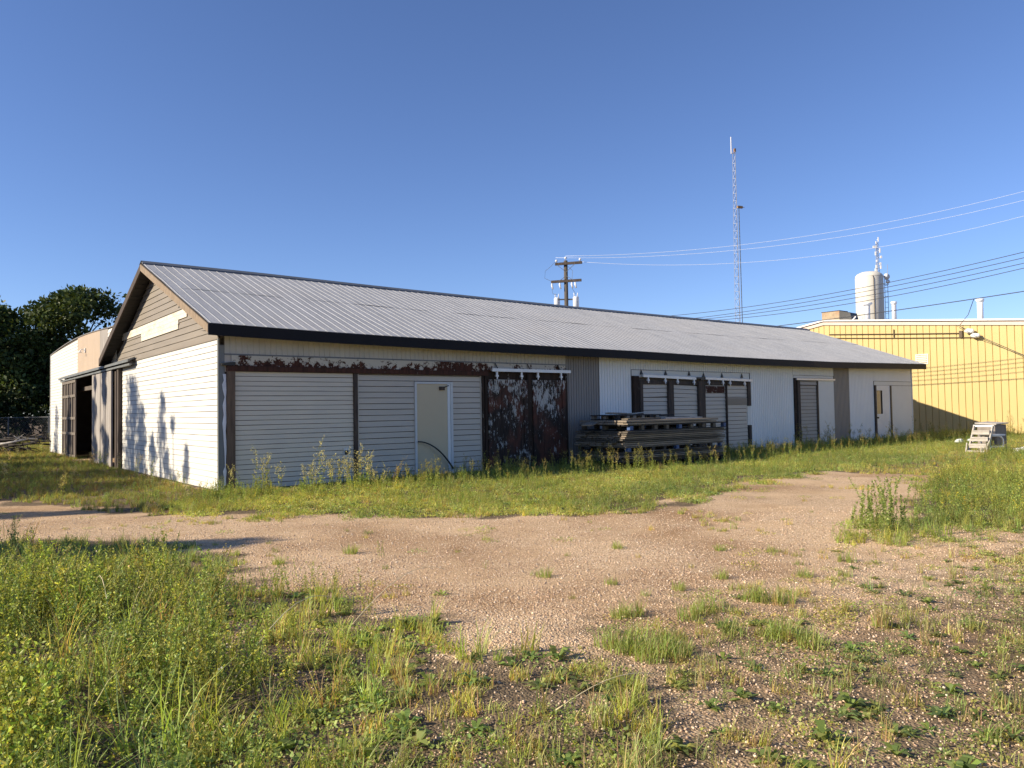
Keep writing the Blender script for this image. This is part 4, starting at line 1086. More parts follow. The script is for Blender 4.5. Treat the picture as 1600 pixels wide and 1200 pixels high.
def t_mat(seed, n=60, R_=.16, H=.05):
    r = np.random.default_rng(seed); P = Plant()
    for k in range(n):
        a = r.uniform(0, 6.28); rr = R_*math.sqrt(r.uniform()); p = (rr*math.cos(a), rr*math.sin(a), r.uniform(.0, H)*(1-rr/R_*.5))
        P.leaf(p, (r.normal(), r.normal(), r.uniform(.1,.8)), r.uniform(.014,.03), r.uniform(.005,.01), jit(G1 if r.uniform() < .6 else G3, r), r)
    return P.arrays()

def t_petal(seed):
    r = np.random.default_rng(seed); P = Plant(); h = r.uniform(.18,.36)
    P.quad((-.001,0,0),(.001,0,0),(.001,0,h),(-.001,0,h),(.2,.25,.08))
    for k in range(4): P.leaf((r.normal(0,.004), r.normal(0,.004), h), (r.normal(), r.normal(), .5), .014, .006, (.8,.78,.70), r)
    return P.arrays()
LIB = dict(
 petal=[t_petal(400+i) for i in range(4)],
 grass=[t_grass(i, 24, .20) for i in range(6)], short=[t_grass(20+i, 26, .09, .003, .2, .06) for i in range(5)],
 dry=[t_grass(40+i, 18, .30, .003, .75) for i in range(5)], long=[t_grass(60+i, 18, .38, .0035, .25) for i in range(5)],
 leafy=[t_leafy(80+i) for i in range(8)], bushy=[t_leafy(100+i, .42, 8, 30, .034, .007) for i in range(6)],
 flower=[t_leafy(120+i, .45, 5, 18, .034, .007, flower=(.62,.52,.05)) for i in range(4)],
 tall=[t_tall(140+i) for i in range(6)], pale=[t_tall(160+i, .85, (.60,.56,.33), True, 11) for i in range(5)],
 rosette=[t_rosette(180+i) for i in range(6)], broad=[t_rosette(200+i, 10, .17, .028, .8) for i in range(5)],
 mat=[t_mat(220+i) for i in range(5)])
def scatter(name, items, label, cat, parts=None):
    """items: list of (kind, xy array, scale lo, hi, tint lo, hi, tint colour)"""
    VV, QQ, CC = [], [], []; off = 0
    for kind, xy, s0, s1, tint in items:
        n = len(xy)
        if not n: continue
        which = RNG.integers(len(LIB[kind]), size=n); z = height(xy[:,0], xy[:,1])
        for k, (tv, tq, tc) in enumerate(LIB[kind]):
            m = np.where(which == k)[0]
            if not len(m): continue
            a = RNG.uniform(0, 6.28, len(m)); s = RNG.uniform(s0, s1, len(m)); hs = s*RNG.uniform(.8, 1.2, len(m))
            c_, s_ = np.cos(a)*s, np.sin(a)*s
            lx, ly = RNG.normal(0, .10, len(m)), RNG.normal(0, .10, len(m))
            vz = tv[None,:,2]*hs[:,None]
            X = xy[m,0][:,None] + c_[:,None]*tv[None,:,0] - s_[:,None]*tv[None,:,1] + lx[:,None]*vz
            Y = xy[m,1][:,None] + s_[:,None]*tv[None,:,0] + c_[:,None]*tv[None,:,1] + ly[:,None]*vz
            Z = z[m][:,None] + vz
            VV.append(np.stack([X, Y, Z], -1).reshape(-1, 3))
            QQ.append((tq[None] + (np.arange(len(m))*len(tv))[:,None,None]).reshape(-1, 4) + off); off += len(m)*len(tv)
            t = np.array(tint)[None,:] * RNG.uniform(.78, 1.22, (len(m), 1)) * np.stack([RNG.uniform(.85,1.2,len(m)), np.ones(len(m)), RNG.uniform(.8,1.2,len(m))], -1)
            pw = wave(xy[m,0], xy[m,1], .7, 3.5, 1)[:,None]; t = t*(1 + .22*np.clip(pw, -1, 1)*np.array([[1.1,.8,.6]]))
            CC.append((tc[None] * t[:,None,:]).reshape(-1, 3))
    o = mesh_np(name, np.concatenate(VV), np.concatenate(QQ), M['leaf'], tint=np.concatenate(CC))
    return tag(o, label, cat, kind='stuff')
def pts_in(zone, dens, lo=None, hi=None, wob=.3, cond=None):
    P = ZONES[zone]; xs_, ys_ = zip(*P); x0, x1, y0, y1 = min(xs_), max(xs_), min(ys_), max(ys_)
    n = int((x1-x0)*(y1-y0)*dens); x = RNG.uniform(x0, x1, n); y = RNG.uniform(y0, y1, n)
    jx = x + wob*wave(x, y, 1.5, 8, 2); jy = y + wob*wave(y, x, 1.5, 8, 3)
    ok = in_poly(jx, jy, P) & (y > 2.4) & (np.abs(x) < .85*y + 5.0)         # in the photo and a few steps to either side of it
    a, v = to_local(x, y); ok &= ~((a > -.12) & (v > -.12) & (a < 31.4) & (v < 25))
    ok &= ~((a > SU0-.05) & (a < SU1+.05) & (v > SN-.05) & (v < 0))
    if cond is not None: ok &= cond(x, y, a, v)
    return np.stack([x, y], -1)[ok]
def clumpy(t, q=0, k0=1.2, k1=6): return lambda x, y, a, v: wave(x, y, k0, k1, q) > t
one = (1,1,1)


scatter('weed_patch', [('leafy', pts_in('near_weeds', 60, cond=clumpy(-.25, 0, 3, 11)), .6, 1.2, one), ('bushy', pts_in('near_weeds', 12, cond=clumpy(.0, 0, 3, 9)), .7, 1.15, (1.1,1.1,.9)), ('tall', pts_in('near_weeds', 1.6), .45, .7, (1.1,1.1,1)),
    ('flower', pts_in('near_weeds', .3, cond=clumpy(.3, 1)), .8, 1.15, one), ('long', pts_in('near_weeds', 6), .8, 1.3, one), ('broad', pts_in('near_weeds', 3, cond=clumpy(.1, 2)), .6, 1.1, one), ('mat', pts_in('near_weeds', 30), .9, 1.4, (.9,.95,.9)),
    ('dry', pts_in('near_weeds', 3), .9, 1.3, one), ('petal', pts_in('near_weeds', 2.2), .9, 1.2, one),
    ('grass', pts_in('near_edge', 26), .5, .9, one), ('short', pts_in('near_edge', 30), .9, 1.4, one), ('leafy', pts_in('near_edge', 5, cond=clumpy(.1)), .6, 1.1, one), ('long', pts_in('near_edge', 1.2), .8, 1.3, one)],
    'dense patch of bright green leafy weeds filling the left foreground', 'weeds')
scatter('mixed_weeds', [('leafy', pts_in('near_mix', 26, cond=clumpy(-.15)), .5, .95, one), ('mat', pts_in('near_mix', 40, cond=clumpy(-.5, 1)), .8, 1.3, (.85,.9,.9)), ('grass', pts_in('near_mix', 16), .7, 1.2, one),
    ('rosette', pts_in('near_mix', 9), .7, 1.2, (.9,.95,1)), ('broad', pts_in('near_mix', 3.5), .6, 1.0, one), ('dry', pts_in('near_mix', 5), .6, 1.0, one), ('short', pts_in('near_mix', 14), .8, 1.3, one),
    ('grass', pts_in('centre', 30, cond=clumpy(-.1)), .6, 1.2, (1.05,1.05,1.1)), ('short', pts_in('centre', 30), .8, 1.4, (1.1,1.05,1.1)), ('leafy', pts_in('centre', 12, cond=clumpy(.1, 1)), .45, .85, one),
    ('rosette', pts_in('centre', 8), .6, 1.1, (.9,.95,1)), ('broad', pts_in('centre', 2.5), .6, .95, one), ('mat', pts_in('centre', 26, cond=clumpy(-.2, 1)), .7, 1.2, (.85,.9,.9)), ('dry', pts_in('centre', 7), .5, .9, one)],
    'patchy low weeds and grass over dark soil in the centre foreground', 'weeds')
thin = lambda x, y: RNG.uniform(0, 1, x.shape) < np.clip((7.6 - y + .75*np.clip(x-2.2, 0, 5))/3.2, .14, 1)
sp = lambda t, q=0: (lambda x, y, a, v: (wave(x, y, 2.2, 8, q) > t) & thin(x, y))
spt = lambda x, y, a, v: thin(x, y)
scatter('sparse_weeds', [('short', pts_in('sparse', 34, cond=sp(.25)), .7, 1.3, (1.1,1.0,1.1)), ('short', pts_in('sparse', 5, cond=spt), .6, 1.1, (1.15,1.0,1.1)), ('leafy', pts_in('sparse', 7, cond=sp(-.2, 1)), .22, .5, (1,.95,1)), ('rosette', pts_in('sparse', 9, cond=spt), .5, .95, (.95,.9,1)), ('mat', pts_in('sparse', 22, cond=sp(.1, 1)), .6, 1.1, (1,.9,1)),
    ('mat', pts_in('sparse', 16, cond=spt), .5, .9, (1.1,.9,1)), ('grass', pts_in('sparse', 5, cond=sp(.35, 2)), .5, .9, (1.1,1,1)), ('dry', pts_in('sparse', 7, cond=spt), .35, .7, one), ('broad', pts_in('sparse', .8, cond=spt), .5, .8, one)],
    'thin scatter of small weeds over gravel in the right foreground', 'weeds')
nearwall = lambda x, y, a, v: (v > -1.9) & ((a > 9.3) | (v < -1.0))
lowedge = lambda x, y, a, v: v < -1.3
scatter('wall_weeds', [('leafy', pts_in('wall_strip', 25, wob=.55, cond=clumpy(-.35, 2, 1, 5)), .32, .68, (1.15,1.1,.9)), ('bushy', pts_in('wall_strip', 13, cond=nearwall), .4, .9, (1.1,1.05,.9)), ('flower', pts_in('wall_strip', 1.5, cond=nearwall), .6, 1.0, one),
    ('long', pts_in('wall_strip', 4, cond=nearwall), .6, 1.0, one), ('grass', pts_in('wall_strip', 17, wob=.6, cond=clumpy(-.1, 1, 1, 6)), .4, .85, (1.15,1.1,1)), ('mat', pts_in('wall_strip', 30, wob=.7), .8, 1.4, (1.05,1.0,1)), ('short', pts_in('wall_strip', 18, wob=.8), .8, 1.5, (1.1,1.0,1)),
    ('tall', pts_in('wall_strip', 9, cond=lambda x, y, a, v: (v > -3.2) & (v < -1.3) & (a > 2.5) & (wave(x, y, .8, 4, 0) > -.35)), .30, .68, (1.2,1.15,1)), ('rosette', pts_in('wall_strip', 3, wob=.6), .8, 1.4, one), ('dry', pts_in('wall_strip', 2), .5, .9, one)],
    'band of bright green weeds along the foot of the warehouse front', 'weeds')
scatter('right_weeds', [('bushy', pts_in('right_weeds', 6, cond=clumpy(-.2, 0, 1, 6)), .45, .95, (1.15,1.1,.9)), ('leafy', pts_in('right_weeds', 20, cond=clumpy(-.5, 0, 1, 6)), .45, .95, (1.15,1.1,.9)), ('flower', pts_in('right_weeds', 5, cond=clumpy(.1, 1)), .6, 1.0, (1.2,1.1,.9)), ('grass', pts_in('right_weeds', 13, wob=.6), .6, 1.2, (1.15,1.05,1)),
    ('mat', pts_in('right_weeds', 20, wob=.8), .8, 1.3, (1.1,1.05,1)), ('tall', pts_in('right_weeds', .8), .4, .7, (1.2,1.1,1)), ('short', pts_in('right_weeds', 8, wob=.9), .8, 1.4, (1.1,1.0,1)),
    ('short', pts_in('right_back', 20, wob=.7), .9, 1.6, (1.2,1.05,1)), ('grass', pts_in('right_back', 10, wob=.7, cond=clumpy(-.2, 1, .8, 4)), .5, 1.0, (1.2,1.05,1)), ('leafy', pts_in('right_back', 6, cond=clumpy(0)), .4, .7, one)],
    'thick green and yellowish weeds at the right beyond the gravel', 'weeds')
gl = lambda x, y, a, v: (y < 56) & ((y < 40) | (wave(x, y, .5, 3, 0) > .2))
scatter('gable_grass', [('dry', pts_in('gable_grass', 7, cond=gl), .4, .85, (.75,.62,.55)), ('long', pts_in('gable_grass', 4, cond=gl), .35, .65, (.66,.62,.6)), ('grass', pts_in('gable_grass', 17, cond=gl), .4, .8, (.62,.6,.6)), ('short', pts_in('gable_grass', 14, cond=gl), .9, 1.6, (.8,.8,.8)),  # low tints: browner stalks, and tree shade put into the colour
    ('leafy', pts_in('gable_grass', 5, cond=lambda x, y, a, v: (y < 40) & (wave(x, y, .5, 3, 1) > -.1)), .45, .8, (.8,.85,.85)), ('pale', pts_in('gable_grass', .25, cond=gl), .5, .8, one)],
    'rough grass with dry brown stalks in front of the gable end', 'grass')
gravel_poly = [(-10,13.5),(-5.9,12),(1,11.4),(3,12.8),(5,16),(9,17),(5.5,12),(5,9.5),(2.3,7.2),(.8,6.3),(-.8,5.7),(-2.2,7),(-3.3,8.4),(-5,9.8),(-10,9.5)]
ZONES['open_gravel'] = gravel_poly
ZONES['bush_foot'] = [(3.7,9.0),(5.0,8.6),(6.4,9.2),(6.2,10.9),(4.9,10.7),(3.9,9.9)]
scatter('gravel_weeds', [('grass', pts_in('bush_foot', 26), .6, 1.1, (1.1,1.05,1)), ('leafy', pts_in('bush_foot', 12), .4, .8, one), ('mat', pts_in('bush_foot', 20), .7, 1.2, one), ('short', pts_in('open_gravel', .9), .4, 1.0, (1.05,.95,1)), ('mat', pts_in('open_gravel', 1.5, cond=clumpy(.2)), .5, 1.0, (1.05,.95,1)), ('short', pts_in('open_gravel', 26, cond=lambda x, y, a, v: (wave(x, y, .8, 5, 2) > .85)), .5, 1.1, (1.1,1,1))],
    'thin low grass wisps on the open gravel', 'weeds')

# loose stones over the near gravel
def stones():
    n = 115000; y = 2.6 + 9.5*RNG.uniform(0, 1, n)**1.35; x = RNG.uniform(-.8, 1.0, n)*(y + 1.0)
    k = RNG.uniform(0, 1, n) > .95*zone_cover(x, y); x, y = x[k], y[k]; n = len(x)
    big = RNG.uniform(0, 1, n)**9; s = .0035 + .0045*RNG.uniform(0, 1, n) + .008*big
    base = np.array([(-1,-1,-1),(1,-1,-1),(1,1,-1),(-1,1,-1),(-1,-1,1),(1,-1,1),(1,1,1),(-1,1,1)], float)*.72
    q = np.array([(0,3,2,1),(4,5,6,7),(0,1,5,4),(1,2,6,5),(2,3,7,6),(3,0,4,7)])
    P = base[None] * RNG.uniform(.55, 1.25, (n, 8, 3)); P[:, 4:, :2] *= .7; P[:, :, 2] *= .7
    a = RNG.uniform(0, 6.28, n); c, d = np.cos(a)[:,None], np.sin(a)[:,None]
    X = x[:,None] + s[:,None]*(c*P[:,:,0] - d*P[:,:,1]); Y = y[:,None] + s[:,None]*(d*P[:,:,0] + c*P[:,:,1])
    Z = height(x, y)[:,None] + s[:,None]*(P[:,:,2] + .25)
    pal = np.array([(.66,.47,.31),(.72,.54,.37),(.60,.41,.27),(.52,.40,.29),(.74,.61,.46),(.40,.28,.2)])
    col = pal[RNG.integers(len(pal), size=n)]*RNG.uniform(.8, 1.15, (n, 1))
    m, nt, b = new_mat('loose stone'); at = nt.nodes.new('ShaderNodeAttribute'); at.attribute_name = 'tint'
    nt.links.new(at.outputs['Color'], b.inputs['Base Color']); b.inputs['Roughness'].default_value = .9; b.inputs['Specular IOR Level'].default_value = .2
    o = mesh_np('gravel', np.stack([X, Y, Z], -1).reshape(-1, 3), (q[None] + (np.arange(n)*8)[:,None,None]).reshape(-1, 4), m, tint=np.repeat(col, 8, 0))
    tag(o, 'loose pinkish gravel stones over the open lot', 'gravel', kind='stuff')
stones()

# ------------------------------------------------------------------ single plants one can point at
_cache = {}
def single(name, kind, k, x, y, sc, label, group, cat='weed', tint=(1,1,1), rz=None):
    key = (kind, k, tint)
    if key not in _cache:
        v, q, c = LIB[kind][k % len(LIB[kind])]; o = mesh_np(name, v, q, M['leaf'], tint=c*np.array(tint)); _cache[key] = o
    else:
        o = _cache[key].copy(); COL.objects.link(o)
        o.name = name
    o.location = (x, y, float(height(np.array([x]), np.array([y]))[0]) - .004)
    o.scale = (sc, sc, sc*random.uniform(.9, 1.1)); o.rotation_euler = (0, 0, rz if rz is not None else random.uniform(0, 6.28))
    return tag(o, label, cat, group)
random.seed(21)
LIB['clump'] = [t_grass(300+i, 90, .16, .0032, .12, .10) for i in range(3)]
LIB['bush'] = [t_leafy(325, .85, 30, 120, .045, .010, (G1, G2, G3), .24, low=.02)]
LIB['shrub'] = [t_leafy(320, .95, 34, 110, .05, .009, (G1, G2), .13, low=.0)]
LIB['drytuft'] = [t_grass(330, 60, .22, .004, .6, .07)]
for i, (x, y) in enumerate([(-3.18,8.74),(-2.5,8.15),(-1.85,8.7),(.87,7.0),(1.18,8.8),(2.31,8.66),(3.45,8.01),(1.92,7.21),(2.74,7.29),(3.12,7.29),(1.43,6.76),(.28,7.36)]):
    single('grass_tuft', 'clump', i, x, y, random.uniform(.55,.95), 'small low grass tuft growing alone on the bare gravel', 'grass tufts on the gravel', 'grass tuft')
for i, (x, y, s) in enumerate([(2.07,6.32,1.1),(1.95,6.38,1.0),(2.2,6.3,.95),(1.53,6.05,1.0),(1.42,5.95,.85),(1.3,5.83,.9),(.89,5.96,1.0),(.80,5.92,.8),(.82,5.2,1.1),(.72,5.08,1.1),(.93,5.02,1.15),(.62,5.2,1.0),(1.0,5.2,.95),(.85,4.9,1.0),(1.05,4.98,.9),(1.53,5.45,.95),(1.85,5.4,1.1),(1.78,5.3,1.0),(1.97,5.14,1.2),(2.0,5.3,.8)]):
    single('grass_clump', 'clump', i, x, y, s, 'fuller green grass clump on gravel in the right foreground', 'grass clumps in the right foreground', 'grass clump')
single('leafy_weed', 'leafy', 1, -1.46, 8.41, .55, 'upright little green weed casting a long shadow on open gravel', None)
single('leafy_weed', 'leafy', 2, -.29, 7.75, .32, 'tiny leafy weed alone in the middle of the gravel', None)
single('leafy_weed', 'rosette', 2, -.64, 6.71, .9, 'dark small rosette weed on gravel just above the front weeds', None)
single('dry_tuft', 'drytuft', 0, 2.63, 5.55, 1.0, 'brown-green dry grass tuft standing alone on the right gravel', None, 'grass tuft')
single('bushy_weed', 'bush', 0, 4.61, 9.65, .74, 'tall bushy green weed standing alone at the right edge of the gravel', None)
for i, (x, y) in enumerate([(1.31,4.91),(.26,4.96),(1.77,4.11),(2.02,3.81),(1.35,4.08),(1.24,4.26),(2.79,4.49),(2.84,4.96),(1.46,3.69),(2.25,3.73),(1.13,3.5),(1.72,3.54),(3.23,5.99),(2.4,4.3),(2.6,3.9),(1.0,3.8),(.5,4.4)]):
    single('broadleaf_weed', 'broad' if i % 3 else 'rosette', i, x, y, random.uniform(.5,.9), 'broad-leaved low weed on gravel in the right foreground', 'broad-leaved weeds in the right foreground', tint=(1.0,1.0,1.0))
for i, (a, n, h) in enumerate([(-0.18, 1.15, 0.6), (0.26, 1.61, 0.84), (0.36, 1.71, 0.74), (0.58, 1.94, 0.71), (0.97, 2.34, 0.74), (1.09, 2.46, 0.68), (1.16, 2.54, 0.88), (1.25, 2.63, 0.78), (1.31, 2.69, 0.83), (1.38, 2.77, 0.78), (1.48, 2.87, 0.85), (1.57, 2.96, 0.75), (1.63, 3.02, 0.81), (1.7, 3.1, 0.92), (1.78, 3.18, 0.78), (1.89, 3.3, 0.65), (2.0, 3.4, 0.53), (0.92, 2.29, 0.59)]):
    p = W(a, -n); single('tall_weed', 'pale', i, p.x, p.y, h/.86, 'tall weed gone to pale seed in front of the white garage door', 'tall seeded weeds by the garage door', tint=(1.1,1.1,1.0))
for i in range(70):
    a = random.uniform(3.2, 18); p = W(a, -random.uniform(1.5, 3.1) if not 9.5 < a < 14.3 else -random.uniform(2.5, 3.4))
    single('spiky_weed', 'tall', i, p.x, p.y, random.uniform(.48, .82), 'upright spiky green weed in the band before the peeling doors', 'upright weeds along the warehouse front', tint=(1.15,1.15,1.0))
for i in range(26):
    a = random.uniform(18.5, 31.5); p = W(a, -random.uniform(.25, 1.6))
    single('shaded_weed', 'tall', i, p.x, p.y, random.uniform(.7, 1.2), 'tall weed silhouetted against the white far half of the warehouse front', 'tall weeds by the far warehouse wall', tint=(.9,.9,.9))  # lower tint puts some of the wall's shade into the leaf colour
for i in range(22):
    p = W(random.uniform(31.6, 37.5), random.uniform(-3, 4)); single('yard_weed', 'tall' if i % 2 else 'pale', i, p.x, p.y, random.uniform(.7, 1.15), 'tall weed in the shaded gap before the yellow wall', 'tall weeds before the yellow wall')
for i in range(10):
    p = W(37.3, -random.uniform(2.3, 6)); single('wall_bush', 'shrub', 0, p.x, p.y, random.uniform(.7, 1.1), 'leafy weed bush against the sunlit yellow wall at the right edge', 'weed bushes at the yellow wall')

def straw(x, y, az, L, h, lab):
    pts = [Vector((x + math.cos(az)*L*t, y + math.sin(az)*L*t, .05 + h*math.sin(t*2.2))) for t in np.linspace(0, 1, 9)]
    return tag(MB().tube(pts, [.0035 - .002*i/8 for i in range(9)], 5).build('dry_stalk', M['straw'], smooth=True), lab, 'stalk', 'dry stalks lying in the weeds')
straw(-1.62, 4.3, 1.25, 1.1, .34, 'long pale dry stalk bent over the dark gap in the front weeds')
straw(-1.2, 5.6, .9, 1.0, .30, 'pale dry stalk leaning at the edge of the weeds and gravel')
straw(-2.6, 5.0, 2.2, .8, .42, 'pale dry stalk standing among the left bright weeds')
straw(.2, 4.0, .4, .6, .12, 'short dry stalk lying low in the centre foreground')
# ------------------------------------------------------------------ trees
TG = ((.036,.060,.016), (.056,.085,.022), (.09,.115,.03))
def canopy(clumps, per, size, seed, flat=.75):
    r = np.random.default_rng(seed); cs = np.array([c for c, _ in clumps]); rs = np.array([k for _, k in clumps]); n = len(clumps)*per
    w = np.repeat(np.arange(len(clumps)), per); d = r.normal(size=(n, 3)); d /= np.linalg.norm(d, axis=1)[:,None]
    p = cs[w] + d*(rs[w]*r.uniform(.25, 1.05, n)**.6)[:,None]*np.array([1,1,flat])
    ax = d*.6 + r.normal(size=(n, 3))*.6 + np.array([0,0,-.15]); ax /= np.linalg.norm(ax, axis=1)[:,None]
    sd = np.cross(ax, r.normal(size=(n, 3))); sd /= np.linalg.norm(sd, axis=1)[:,None] + 1e-9
    L = size*r.uniform(.6, 1.3, n)[:,None]; wd = L*.30
    q0, q1, q2, q3 = p, p + ax*L*.45 + sd*wd, p + ax*L, p + ax*L*.45 - sd*wd
    co = np.stack([q0, q1, q2, q3], 1).reshape(-1, 3); qd = np.arange(n*4).reshape(-1, 4)
    pal = np.array(TG); ct = r.uniform(.75, 1.3, len(clumps)); col = pal[r.integers(3, size=n)]*r.uniform(.75, 1.25, (n, 1))*ct[w][:,None]
    return co, qd, np.repeat(col, 4, 0)
def tree(x, y, h, rad, label, seed, per=150, size=.28, nclump=70, base=.25, group='trees at the left', shape='round', name='leafy_tree', tint=1.0):
    r = random.Random(seed); root = empty(name, (x, y, 0)); tag(root, label, 'tree', group)
    tr = MB(); top = h*.8
    spine = [Vector((.15*math.sin(i*1.3+seed)*i/4, .15*math.cos(i*1.7+seed)*i/4, top*i/7)) for i in range(8)]
    tr.tube(spine, [max(.03, h*.022*(1-.11*i)) for i in range(8)], 9)
    cl = []
    for k in range(nclump):
        t = r.uniform(0, 1); z = h*(base + (1-base)*t)
        if shape == 'round': prof = math.sin(math.pi*min(1, (.18+.80*t)))**.7
        else: prof = (1 - t)**.75*.95 + .05
        a = r.uniform(0, 6.28); rr = rad*prof*math.sqrt(r.uniform(.12, 1)); cr = rad*(.30 if shape == 'round' else .32*(1-.5*t))*r.uniform(.65, 1.25)
        c = Vector((rr*math.cos(a), rr*math.sin(a), min(z, h - cr*.6))); cl.append((tuple(c), cr))
        if k % 3 == 0:
            s = spine[min(6, max(1, int((c.z*.75)/top*7)))]; mid = (s + c)/2 + Vector((0,0,.15*rr)); tr.tube([s, mid, c], [h*.007, h*.0045, h*.002], 5)
    tr.build('trunk', M['bark'], root, True)
    co, qd, col = canopy(cl, per, size, seed); mesh_np('crown', co, qd, M['tree_leaf'], root, tint=col*tint)
    return root
tree(-34.0, 60, 11.6, 4.3, 'tall round dark green tree rising behind the annex parapet', 1, 230, .34, 80)
tree(-39.6, 58, 10.0, 4.6, 'dark green tree at the left edge, lower than its round neighbour', 2, 230, .34, 95)
tree(-32.8, 75, 13.4, 3.6, 'paler distant tree just showing between round crown and gable', 3, 150, .36, 60, tint=1.6)
tree(-45.0, 62, 11.4, 5.0, 'dark tree half out of frame at the far left edge', 4, 200, .36, 70)
tree(-29.5, 66, 8.0, 3.6, 'low dark tree hidden mostly behind the annex', 5, 150, .34, 60)
def bush(x, y, h, rad, label, seed):
    r = random.Random(seed); root = empty('dark_shrub', (x, y, 0)); tag(root, label, 'shrub', 'shrubs behind the fence')
    st = MB(); cl = []
    for k in range(16):
        a = r.uniform(0, 6.28); rr = rad*math.sqrt(r.uniform(0, 1)); c = (rr*math.cos(a), rr*math.sin(a), h*r.uniform(.1, .85)); cl.append((c, rad*.38)); st.tube([(0,0,-.05), (c[0]*.5,c[1]*.5,c[2]*.6), c], [.05,.03,.012], 5)
    st.build('stem', M['bark'], root); co, qd, col = canopy(cl, 190, .26, seed); mesh_np('foliage', co, qd, M['tree_leaf'], root, tint=col*.8)
for i in range(9): bush(-49+2.6*i, 55.5+random.uniform(-.8,1.2), random.uniform(3.4,5.2), random.uniform(1.9,2.4), 'dark shrub filling the gap under the left trees behind the wire fence', 30+i)

# trees standing further left, whose shadows reach the gable wall and the grass
SD = np.array([TO_SUN.x, TO_SUN.y]) / math.hypot(TO_SUN.x, TO_SUN.y); TE = math.tan(SUN_EL)
def shadow_tree(px, py, pz, dist, rad, seed, lab, shape='cone', **kw):
    h = pz + dist*TE; x, y = px + SD[0]*dist, py + SD[1]*dist
    tree(x, y, h, rad, lab, seed, group='trees outside the left edge', shape=shape, base=kw.pop('base', .08), name='slender_tree', **kw)
def gable_pt(v, z): p = W(0, v, z); return p.x, p.y, p.z
shadow_tree(*gable_pt(8.0, 2.65), 14, 3.0, 51, 'slender dark tree left of the lot, tallest of its row', per=48, size=.17, nclump=130)
shadow_tree(*gable_pt(6.9, 1.75), 13, 2.0, 52, 'slender dark tree close beside the tallest of its row', per=55, size=.17, nclump=80)
shadow_tree(*gable_pt(4.6, 2.05), 15, 1.7, 53, 'narrow dark tree left of the lot, second of its row', per=55, size=.16, nclump=70)
shadow_tree(*gable_pt(5.6, 1.2), 15, 1.5, 54, 'short narrow dark tree between taller ones of its row', per=50, size=.16, nclump=60)
shadow_tree(*gable_pt(3.6, 1.5), 16, 1.0, 55, 'thin dark tree left of the lot, third of its row', per=80, size=.16, nclump=40)
shadow_tree(*gable_pt(2.4, 1.0), 16, 1.0, 56, 'thin low dark tree at the near end of its row', per=80, size=.16, nclump=36)
shadow_tree(*gable_pt(11.3, 3.2), 15, 1.6, 57, 'slender tree left of the plank door, far part of its row', per=100, size=.18, nclump=50)
shadow_tree(*gable_pt(13.0, 2.8), 15, 1.6, 58, 'slender tree left of the open doorway, far part of its row', per=100, size=.18, nclump=50)
shadow_tree(*gable_pt(18.5, 2.2), 15, 2.0, 59, 'slender tree left of the annex, farthest but one of its row', per=55, size=.17, nclump=80)
shadow_tree(*gable_pt(23.0, 1.9), 15, 2.4, 60, 'slender tree left of the annex, farthest of its row', per=55, size=.17, nclump=80)
shadow_tree(-3.1, 9.55, 0, 17, 1.7, 61, 'slender tree left of the foreground weeds', per=140, size=.2, nclump=70)
shadow_tree(-5.2, 9.2, 0, 17, 1.9, 62, 'slender tree behind another left of the foreground weeds', per=140, size=.2, nclump=70)
shadow_tree(-6.1, 13.2, 0, 17, 1.5, 63, 'slender tree left of the gravel drive', per=120, size=.2, nclump=60)
shadow_tree(-8.5, 12.6, 0, 17, 1.5, 64, 'slender tree left of the drive, nearer than its neighbour', per=120, size=.2, nclump=60)

for i, (gx_, gy_) in enumerate(((-8.6,17.2),(-11.5,20.6),(-10.2,16.2),(-14.5,24.5),(-18,29))):
    shadow_tree(gx_, gy_, .1, 19+i, 2.4, 70+i, ('rounded dark tree shading the grass before the gable end', 'rounded dark tree second beyond the gable grass', 'rounded dark tree nearest the drive edge', 'rounded dark tree outside the annex grass', 'rounded dark tree farthest along the left side')[i], shape='round', per=120, size=.22, nclump=70, base=.3)
for i, (x_, y_, h_) in enumerate(((-50,47,12),(-57,52,13),(-55,43,12),(-63,58,13),(-47,41,9))):  # trees added out of view to shade the fence and shrubs
    tree(x_, y_, h_, 4.2, ('big dark unseen tree added for shade beyond the left end of the fence', 'big dark unseen tree added for shade, second beyond the fence end', 'big dark unseen tree added for shade, nearest the road beyond the fence', 'big dark unseen tree added for shade, farthest beyond the fence', 'smaller dark unseen tree added for shade before the end of the fence')[i], 90+i, 150, .34, 60, group='trees outside the left edge')
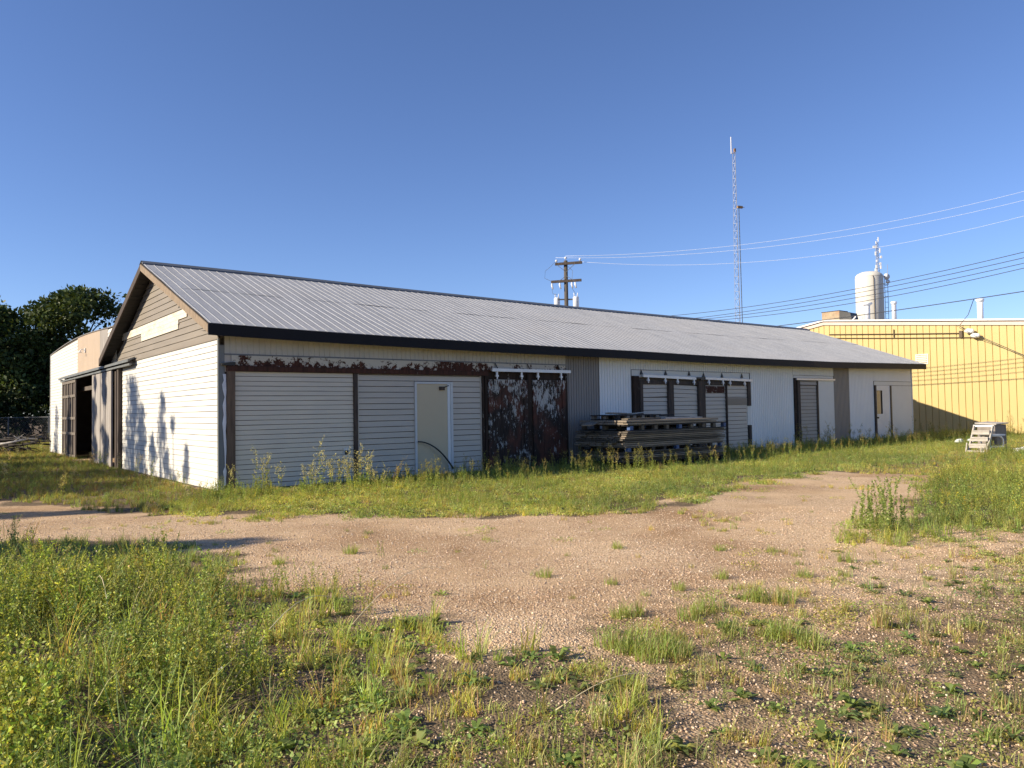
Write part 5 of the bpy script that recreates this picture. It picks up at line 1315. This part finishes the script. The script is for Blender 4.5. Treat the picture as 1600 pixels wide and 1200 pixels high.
# ------------------------------------------------------------------ wire fence and brush pile at the left
fe = empty('wire_fence', (-30.9, 51, 0), R(-8))
tag(fe, 'chain-link fence with grey posts and top rail before the dark trees', 'fence')
for k in range(9): MB().tube([(-3.0*k,0,-.1),(-3.0*k,0,1.68)], .045, 8).build('post', M['mast_dark'], fe)  # dark steel puts the shade of the trees into the fence colour
for k in (1,2): MB().tube([(3.0*k,0,-.1),(3.0*k,0,1.66)], .04, 8).build('post', M['mast_dark'], fe)
MB().tube([(-24.5,0,1.62),(6.2,0,1.62)], .024, 6).build('top_rail', M['mast_dark'], fe)
m = MB(); x = -24.4
while x < 6.0:
    for s in (1, -1):
        a, b2 = (x, .02*s, .05), (x+1.55, .02*s, 1.6)
        if s < 0: a, b2 = (x+1.55, -.02, .05), (x, -.02, 1.6)
        m.bar(a, b2, .006, .006)
    x += .16
m.build('wire_mesh', M['mast_dark'], fe)
random.seed(77)
def branch(x, y, z, az, L, rad, mat, lab, grp, bend=.2):
    pts = []; p = Vector((x, y, z)); d = Vector((math.cos(az), math.sin(az), random.uniform(-.03,.12)))
    for i in range(6): pts.append(p.copy()); p = p + d*L/5; d = (d + Vector((random.uniform(-bend,bend), random.uniform(-bend,bend), random.uniform(-bend,bend*.6)))).normalized(); p.z = max(p.z, .04)
    m = MB().tube(pts, [rad*(1-.14*i) for i in range(6)], 7)
    for k in range(3):
        q = pts[random.randint(1,4)]; m.tube([q, q+Vector((random.uniform(-.5,.5), random.uniform(-.5,.5), random.uniform(.1,.5)))], [rad*.4, rad*.15], 5)
    o = m.build('fallen_branch', mat, smooth=True)
    # origin at the branch's own foot
    off = pts[0].copy(); o.data.transform(Matrix.Translation(-off)); o.location = off
    return tag(o, lab, 'branch', grp)
branch(-22.9, 33.9, .42, R(8), 1.9, .075, M['dead_pale'], 'thick bleached bare branch lying across the dark brush pile', None, .25)
for i in range(26):
    branch(-23.6+random.uniform(-1.6,2.2), 35.2+random.uniform(-1,1), random.uniform(.05,.75), random.uniform(-.5,.5)+random.choice((0,3.14)), random.uniform(1.2,2.6), random.uniform(.03,.07), M['dead_dark'], 'dark dead branch tangled in the brush pile at the left edge', 'dark branches of the brush pile')
